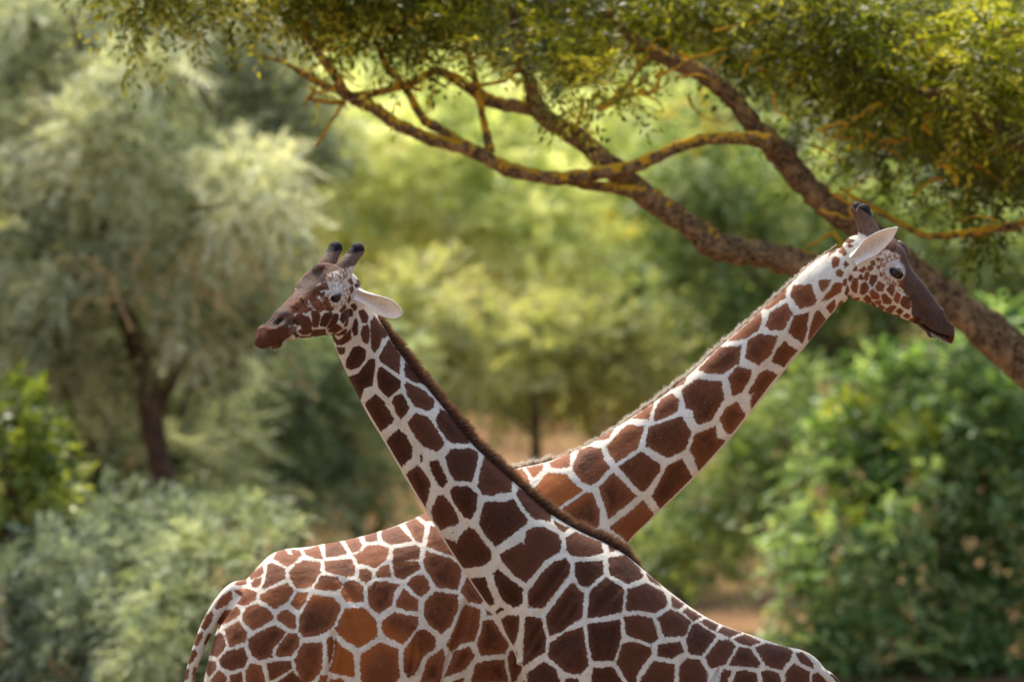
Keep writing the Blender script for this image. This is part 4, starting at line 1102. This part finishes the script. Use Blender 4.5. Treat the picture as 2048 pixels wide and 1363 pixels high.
for px, py, rx, ry, dy, ts in [  # last value paints sunlit clumps lighter and shaded ones darker
    (150, 30, 190, 70, 0, .0), (330, 60, 110, 70, .4, -.1), (60, 120, 120, 70, .6, -.25), (270, 150, 70, 60, -.8, .25), (320, 130, 60, 36, -1.0, .3), (440, 170, 130, 70, .8, -.2), (70, 250, 110, 60, -.6, .1),
    (160, 250, 60, 50, -1.1, .25), (230, 270, 70, 46, -1.2, .2), (200, 320, 90, 50, -1.1, .2), (290, 340, 90, 50, -1.0, .2), (340, 300, 80, 50, -.4, .05), (400, 260, 110, 70, .4, -.1), (520, 270, 110, 80, .9, -.15),
    (490, 340, 70, 50, -.9, .3), (460, 390, 80, 50, -1.1, .4), (520, 400, 80, 46, -1.1, .38), (430, 450, 80, 40, -1.0, .25), (540, 470, 80, 50, -.6, .15), (60, 420, 110, 70, .2, -.05), (20, 470, 90, 70, -.5, .0), (160, 430, 90, 60, .7, -.25),
    (300, 440, 100, 60, .6, -.25), (370, 480, 90, 40, -.2, .0), (100, 560, 110, 70, .5, -.2), (20, 600, 90, 90, .2, -.15), (330, 620, 110, 80, .9, -.2), (460, 660, 110, 70, .9, -.15), (180, 680, 100, 90, .9, -.3), (-100, 300, 110, 160, .2, 0), (-120, 600, 120, 160, .2, 0), (110, 350, 110, 70, 1.0, -.15), (250, 520, 110, 80, 1.2, -.25), (60, 700, 120, 80, .8, -.3), (400, 560, 110, 70, 1.2, -.1), (560, 580, 90, 70, 1.0, 0), (500, 120, 110, 70, 1.0, -.2), (590, 340, 80, 80, 1.0, -.1), (200, 180, 100, 70, .9, -.25), (20, 30, 110, 70, .3, 0), (150, 560, 70, 50, -.9, 0), (340, 540, 80, 50, -.8, .05), (130, 640, 80, 50, -.6, -.1), (420, 60, 100, 70, .3, 0), (500, 40, 100, 70, .8, -.05), (560, 180, 90, 80, .9, -.05), (620, 250, 70, 70, 1.2, -.05), (420, 640, 90, 50, -.4, .0), (210, 470, 80, 50, -.7, .05), (-60, 120, 90, 90, .3, -.1), (60, 800, 110, 70, .6, -.1), (150, 760, 100, 70, .4, -.1), (40, 690, 100, 70, -.4, -.05), (360, 700, 100, 60, .3, -.05), (500, 600, 100, 60, .3, .0), (120, 690, 90, 60, -.3, -.05)]:
    sb.append(pxb(px, py, YS + dy, rx, ry, .45, ts))
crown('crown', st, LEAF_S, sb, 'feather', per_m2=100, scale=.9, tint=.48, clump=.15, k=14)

def bush(name, label, leaf, blobs, y, kind, per=60, scale=1.0, tint=.45, stems=None, cat='shrub', px=None, pop=0.0, clump=.13, group=None, bark=None):
    px = px if px is not None else blobs[0][0]
    r = tree_root(name, px, y, label, cat, group)
    bk = bark or BARK_D
    zb = 681.5 + (ZC - float(ground_z(0, y))) / M_(y) + 12
    if stems is None:
        stems = [[(px + RNG.uniform(-20, 20), zb, 14), ((px + b[0]) / 2 + RNG.uniform(-15, 15), (zb + b[1]) / 2, 10), (b[0], b[1], 5)] for b in blobs[::3][:6]]
    for i, q in enumerate(stems):
        pxlimb('trunk' if i == 0 else 'stem', r, bk, q, y, 0, spans=4)
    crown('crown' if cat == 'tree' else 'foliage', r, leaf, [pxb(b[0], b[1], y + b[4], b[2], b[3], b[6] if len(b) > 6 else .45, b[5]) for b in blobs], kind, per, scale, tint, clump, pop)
    return r

# grey-green masses at lower left
LEAF_G = leaf_material('leaf_grey_green', srgb(92, 104, 78), srgb(158, 168, 132), srgb(206, 210, 176), .4, None, (1.08, 1.1, .85))
bush('tamarisk_shrub', 'low grey-green feathery shrub filling the lower left corner', LEAF_G,
     [(90, 1330, 150, 110, 0, 0), (230, 1270, 120, 90, -.2, .05), (60, 1180, 120, 90, .3, -.1), (200, 1130, 110, 80, .1, .05), (300, 1180, 90, 90, .2, -.05), (170, 1040, 100, 60, .5, -.05), (340, 1080, 90, 60, .6, .05),
      (330, 1340, 110, 90, .1, -.1), (-80, 1280, 140, 140, .2, -.1), (20, 1420, 160, 90, 0, -.1), (250, 1430, 160, 90, 0, -.1)], 15, 'feather', 105, .95, .4, px=150)
LEAF_L = leaf_material('leaf_pale_green', srgb(96, 108, 70), srgb(156, 166, 118), srgb(212, 216, 168), .35, None, (1.1, 1.12, .8))
bush('feathery_shrub', 'pale green feathery shrub just behind the giraffe tail', LEAF_L,
     [(420, 1120, 90, 60, 0, .2), (350, 1190, 70, 60, -.2, .25), (330, 1280, 70, 70, -.2, .15), (380, 1350, 90, 60, 0, .1), (480, 1060, 70, 50, .3, .05), (400, 1240, 90, 80, .4, 0), (520, 1090, 60, 40, .1, .15), (450, 1400, 120, 60, 0, 0)],
     13.5, 'feather', 95, .85, .28, px=410)
LEAF_B = leaf_material('leaf_bright_green', srgb(60, 74, 26), srgb(112, 126, 52), srgb(172, 178, 92), .35, srgb(196, 120, 66))
bush('broadleaf_shrub', 'broad-leaved yellow-green shrub at the left edge, some leaves orange', LEAF_B,
     [(30, 930, 80, 60, 0, .1), (70, 985, 60, 40, -.2, .25), (20, 1020, 70, 50, -.2, .2), (20, 860, 80, 60, .2, -.1), (90, 890, 60, 50, .3, -.1), (-40, 960, 70, 120, .2, 0), (80, 1060, 60, 40, .2, 0), (10, 800, 60, 40, .5, -.2)], 16, 'broad', 40, 1.0, .58, px=20, pop=.012)

# grey-green trees behind the left giraffe's throat
LEAF_M = leaf_material('leaf_sage', srgb(98, 112, 76), srgb(166, 178, 128), srgb(214, 218, 172), .45, srgb(198, 134, 84), (1.1, 1.1, .82))
LEAF_M2 = leaf_material('leaf_dim_sage', srgb(92, 102, 72), srgb(156, 164, 120), srgb(206, 208, 164), .42, None, (1.1, 1.1, .82))
bush('sage_shrub', 'dim sage green shrub around the foot of the silver tree trunk', LEAF_M2,
     [(180, 780, 110, 80, 0, 0), (90, 850, 110, 80, .2, -.05), (230, 880, 110, 80, .2, .0), (330, 960, 110, 70, 0, .1), (140, 960, 120, 80, .2, -.05), (380, 860, 100, 80, .5, .0), (420, 1000, 110, 70, .3, .1), (260, 1010, 110, 70, .1, .05), (60, 1080, 120, 80, .4, -.1), (400, 720, 100, 70, .9, -.1), (220, 700, 90, 60, .9, -.1)],
     22, 'feather', 80, 1.2, .42, px=200)
bush('sage_tree', 'sage green tree with forked dark trunk below the left giraffe chin', LEAF_M,
     [(420, 770, 110, 80, 0, 0), (520, 840, 110, 80, .2, -.05), (640, 760, 120, 90, .3, -.05), (460, 900, 110, 80, 0, .05), (620, 900, 110, 90, .4, -.15), (560, 700, 110, 70, .2, -.1), (700, 880, 110, 90, .6, -.05), (420, 980, 110, 60, -.2, .05),
      (560, 990, 110, 60, 0, -.05), (680, 1000, 100, 60, .5, -.1), (760, 960, 90, 90, .7, .05), (740, 720, 90, 80, .6, .05)], 25, 'feather', 80, 1.2, .42, cat='tree', px=570, pop=.03,
     stems=[[(575, 1420, 26), (565, 1200, 22), (560, 1000, 18), (556, 900, 16), (555, 820, 13), (540, 720, 9), (520, 640, 6)], [(556, 900, 11), (620, 800, 9), (690, 720, 6)], [(560, 1000, 10), (480, 900, 8), (430, 800, 6)]])

# sunlit yellow-green tree in the middle
LEAF_Y = leaf_material('leaf_yellow_green', srgb(132, 150, 86), srgb(214, 222, 152), srgb(252, 252, 212), .56, srgb(240, 214, 40), (1.2, 1.16, .66))
yb = []
for px, py, rx, ry, dy, ts in [(600, 190, 60, 50, 0, .1), (680, 250, 110, 70, .3, .1), (640, 330, 90, 60, 0, .15), (760, 300, 110, 70, -.2, .15), (700, 390, 110, 70, -.2, .1), (820, 370, 110, 70, 0, .1), (920, 330, 110, 80, .3, .1),
                               (640, 450, 80, 60, .2, 0), (760, 470, 110, 60, .2, .05), (880, 450, 110, 60, .1, .1), (1000, 420, 110, 80, .2, .15), (1090, 470, 120, 70, 0, .2), (1010, 530, 110, 60, .1, .15), (1150, 530, 120, 60, .1, .15), (1120, 400, 90, 60, .4, .05),
                               (1230, 580, 100, 60, .4, 0), (880, 250, 100, 70, .8, -.1), (820, 190, 120, 70, .9, -.1), (960, 240, 120, 70, .9, -.05), (1040, 600, 90, 50, .2, .1), (720, 150, 110, 60, 1, -.15), (1180, 300, 120, 90, 1.0, -.05), (1280, 420, 110, 90, .9, -.1), (1300, 250, 110, 80, 1.0, -.1)]:
    yb.append((px, py, rx, ry, dy, ts, .5))
bush('sunlit_tree', 'bright yellow-green sunlit tree between the two giraffe heads', LEAF_Y, yb, 32, 'fern', 62, 1.45, .5, cat='tree', px=905, pop=.02,
     stems=[[(905, 1300, 22), (905, 1000, 18), (905, 820, 13), (900, 700, 9), (895, 600, 7), (890, 450, 5), (880, 300, 4)], [(900, 700, 6), (820, 560, 5), (740, 430, 4)], [(900, 740, 6), (1040, 580, 5), (1120, 460, 4)]], clump=.17)

# olive-toned trees behind the crossing necks
LEAF_O = leaf_material('leaf_olive', srgb(104, 110, 66), srgb(188, 190, 132), srgb(236, 232, 184), .52, srgb(206, 152, 96))
bush('olive_tree', 'olive green tree with thin dark trunk between the crossing necks', LEAF_O,
     [(850, 590, 100, 60, 0, .1), (780, 640, 90, 60, .3, 0), (900, 680, 110, 70, .2, 0), (1000, 680, 110, 70, 0, .05), (1100, 660, 110, 70, .2, 0), (1180, 720, 110, 70, .3, -.05), (1060, 740, 100, 60, -.2, .1), (940, 760, 90, 60, .1, -.05),
      (1220, 640, 100, 70, .4, -.1), (1160, 790, 90, 50, .2, .05), (860, 760, 80, 60, .5, -.1), (1300, 680, 90, 70, .6, -.1), (1250, 780, 80, 50, .4, .05)], 29, 'fern', 66, 1.3, .45, cat='tree', px=1072, pop=.03,
     stems=[[(1074, 1150, 13), (1072, 1000, 12), (1072, 900, 11), (1070, 820, 9), (1068, 740, 8), (1060, 660, 6)], [(1072, 850, 5), (1030, 835, 4), (980, 820, 3)], [(1070, 800, 6), (1130, 740, 5), (1190, 690, 4)]], clump=.2)

# right side
LEAF_R = leaf_material('leaf_mid_green', srgb(72, 92, 44), srgb(138, 156, 88), srgb(204, 212, 148), .38, srgb(214, 180, 60))
bush('round_tree', 'mid green tree behind the right giraffe head and lichen limbs', LEAF_R,
     [(1400, 260, 110, 80, 0, .15), (1330, 340, 90, 70, .2, .05), (1440, 360, 110, 70, .1, .1), (1500, 440, 110, 70, 0, .1), (1380, 430, 90, 60, .3, 0), (1420, 560, 110, 70, .2, 0), (1340, 540, 80, 70, .4, -.05), (1600, 470, 110, 80, .1, .1),
      (1680, 380, 120, 70, .3, .05), (1800, 430, 120, 80, .1, .05), (1900, 500, 120, 80, .2, -.05), (2000, 480, 120, 90, .2, .0), (1980, 600, 120, 90, .4, -.15), (2080, 560, 110, 120, .3, -.1), (1560, 620, 110, 70, .3, -.05), (1700, 640, 120, 70, .4, -.1),
      (1480, 700, 110, 70, .3, -.05), (1640, 740, 120, 70, .4, -.05), (1800, 560, 120, 80, .5, -.2), (1560, 330, 100, 80, .6, -.1), (1840, 680, 120, 90, .5, -.15)], 27, 'oval', 50, 1.15, .45, cat='tree', px=1760, pop=.015,
     stems=[[(1760, 1400, 30), (1770, 1100, 26), (1780, 900, 20), (1790, 720, 14), (1780, 560, 10), (1750, 400, 6)], [(1785, 800, 8), (1640, 680, 6), (1500, 540, 4), (1420, 420, 3)], [(1780, 640, 12), (1900, 540, 8), (2000, 440, 5)]], clump=.2)
LEAF_R2 = leaf_material('leaf_bush_green', srgb(52, 78, 36), srgb(110, 140, 76), srgb(192, 210, 148), .42, srgb(196, 196, 60))
rb = []
for px, py, rx, ry, dy, ts in [(1900, 720, 120, 60, .5, -.1), (2010, 690, 110, 80, .4, -.05), (1800, 790, 110, 60, .6, -.05), (1930, 820, 110, 70, 0, .1), (2030, 860, 100, 80, .1, 0), (1780, 880, 100, 60, .3, .0), (1880, 930, 110, 70, .1, .05), (1990, 980, 110, 80, 0, .05),
                               (1700, 960, 90, 60, .4, .0), (1780, 1010, 100, 60, 0, .1), (1650, 1060, 80, 50, .2, .1), (1740, 1110, 100, 60, -.1, .1), (1880, 1080, 110, 70, .1, -.05), (2000, 1120, 110, 80, .1, .0), (1640, 1170, 80, 60, .0, .1), (1760, 1220, 110, 70, -.1, .05),
                               (1900, 1220, 110, 80, .1, -.1), (2020, 1260, 110, 90, 0, 0), (1680, 1290, 110, 70, -.1, .1), (1800, 1340, 120, 80, -.2, .1), (1950, 1370, 130, 80, -.1, .05), (1620, 1370, 120, 60, 0, 0), (2100, 1000, 90, 300, .4, -.1), (2050, 1420, 120, 80, 0, 0), (1800, 1440, 140, 80, 0, 0), (1840, 1160, 110, 70, .5, 0), (1960, 900, 110, 70, .5, 0), (1700, 870, 90, 60, .6, 0)]:
    rb.append((px, py, rx, ry, dy, ts, .42))
bush('leafy_bush', 'large leafy green bush filling the lower right corner', LEAF_R2, rb, 19.5, 'oval', 74, 1.1, .54, px=1880, pop=.012)
bush('overhanging_shrub', 'feathery green shrub with drooping spray beside the right giraffe throat', LEAF_R,
     [(1540, 880, 100, 50, .3, .1), (1460, 950, 90, 50, .1, .1), (1400, 1010, 80, 46, 0, .05), (1350, 1070, 60, 40, -.1, .1), (1330, 1110, 40, 30, -.1, .15), (1400, 1090, 60, 40, 0, .0), (1500, 1030, 90, 50, .2, .05), (1580, 960, 90, 60, .3, .0), (1470, 850, 90, 50, .4, .1),
      (1600, 860, 90, 60, .5, .0), (1440, 1130, 30, 24, 0, .1), (1560, 790, 90, 50, .5, .05)], 21.5, 'fern', 85, 1.1, .5, px=1640,
     stems=[[(1640, 1500, 11), (1642, 1300, 9), (1630, 1150, 8), (1608, 1000, 7), (1580, 900, 5), (1540, 820, 4)], [(1610, 1010, 9), (1500, 1000, 7), (1420, 1040, 5), (1350, 1085, 3)], [(1608, 1000, 4), (1620, 930, 4), (1650, 880, 4), (1700, 900, 3)]])

# far trees up the slope
far = [(-60, 300, 46, 'dark green tree far behind the silver tree, at the left edge'), (330, 420, 52, 'grey-green tree far up the slope behind the silver tree'), (700, 260, 56, 'tall pale green tree far up the slope above the left giraffe'),
       (1120, 220, 60, 'tall green tree far up the slope behind the lichen limbs'), (1520, 300, 54, 'tall green tree far up the slope behind the right giraffe neck'), (1950, 260, 50, 'dark green tree far up the slope at the right edge'),
       (520, 700, 44, 'dim green tree deep behind the left giraffe chin'), (1340, 620, 48, 'dim olive tree deep behind the right giraffe neck')]
LEAF_F = leaf_material('leaf_far_green', srgb(74, 84, 46), srgb(132, 138, 82), srgb(192, 192, 126), .35)
for i, (px, py, y, lb) in enumerate(far):
    k = 25.0 / (y + 25) * 1.9
    bl = []
    for j in range(16):
        bl.append((px + RNG.normal(0, 130), py + RNG.normal(0, 150), 120, 95, RNG.uniform(-1, 1), RNG.normal(-.05, .1), .8))
    bush('slope_tree', lb, LEAF_F, bl, y, 'oval', 17, 2.5, .42, cat='tree', px=px, clump=.2, group='trees far up the slope',
         stems=[[(px, 681.5 + (ZC - float(ground_z(0, y))) / M_(y) + 10, 26), (px + 8, (py + 900) / 2, 20), (px, py, 12), (px - 5, py - 120, 6)]])

# the wood that covers the rest of the slope, one mass
wb = []
for i in range(230):
    side = RNG.choice([-1, 1])
    y = RNG.uniform(24, 95); half = 1250 * M_(y)
    x = side * RNG.uniform(half + 1.0, half + 45) if i < 190 else RNG.uniform(-half, half)
    if i >= 190: y = RNG.uniform(72, 105)
    h = RNG.uniform(1.6, 3.2)
    wb.append((np.array([x, y, float(ground_z(x, y)) + h * RNG.uniform(.6, 1.5)]), np.array([RNG.uniform(1.6, 3.0), RNG.uniform(1.5, 2.5), h]), RNG.normal(0, .1)))
wd = crown('woodland', None, LEAF_F, wb, 'oval', per_m2=1.3, scale=6.5, tint=.4, clump=.2, inner=.15)
tag(wd, 'mass of far green trees covering the slope behind everything', 'woodland', kind='stuff')

LEAF_K = leaf_material('leaf_shade_green', srgb(22, 30, 14), srgb(36, 46, 22), srgb(58, 70, 34), .2)  # leaf colours kept near black to paint in a hollow's shade
bush('shade_clump', 'clump of very dark leaves, painted-in shade of the hollow just right of where the necks cross', LEAF_K,
     [(1290, 1050, 70, 60, 0, 0), (1340, 1000, 60, 40, .2, 0), (1270, 1130, 60, 50, .1, 0), (1330, 1120, 50, 40, .2, 0), (1250, 1000, 50, 40, .3, 0)], 25, 'oval', 70, 1.2, .4, px=1290)
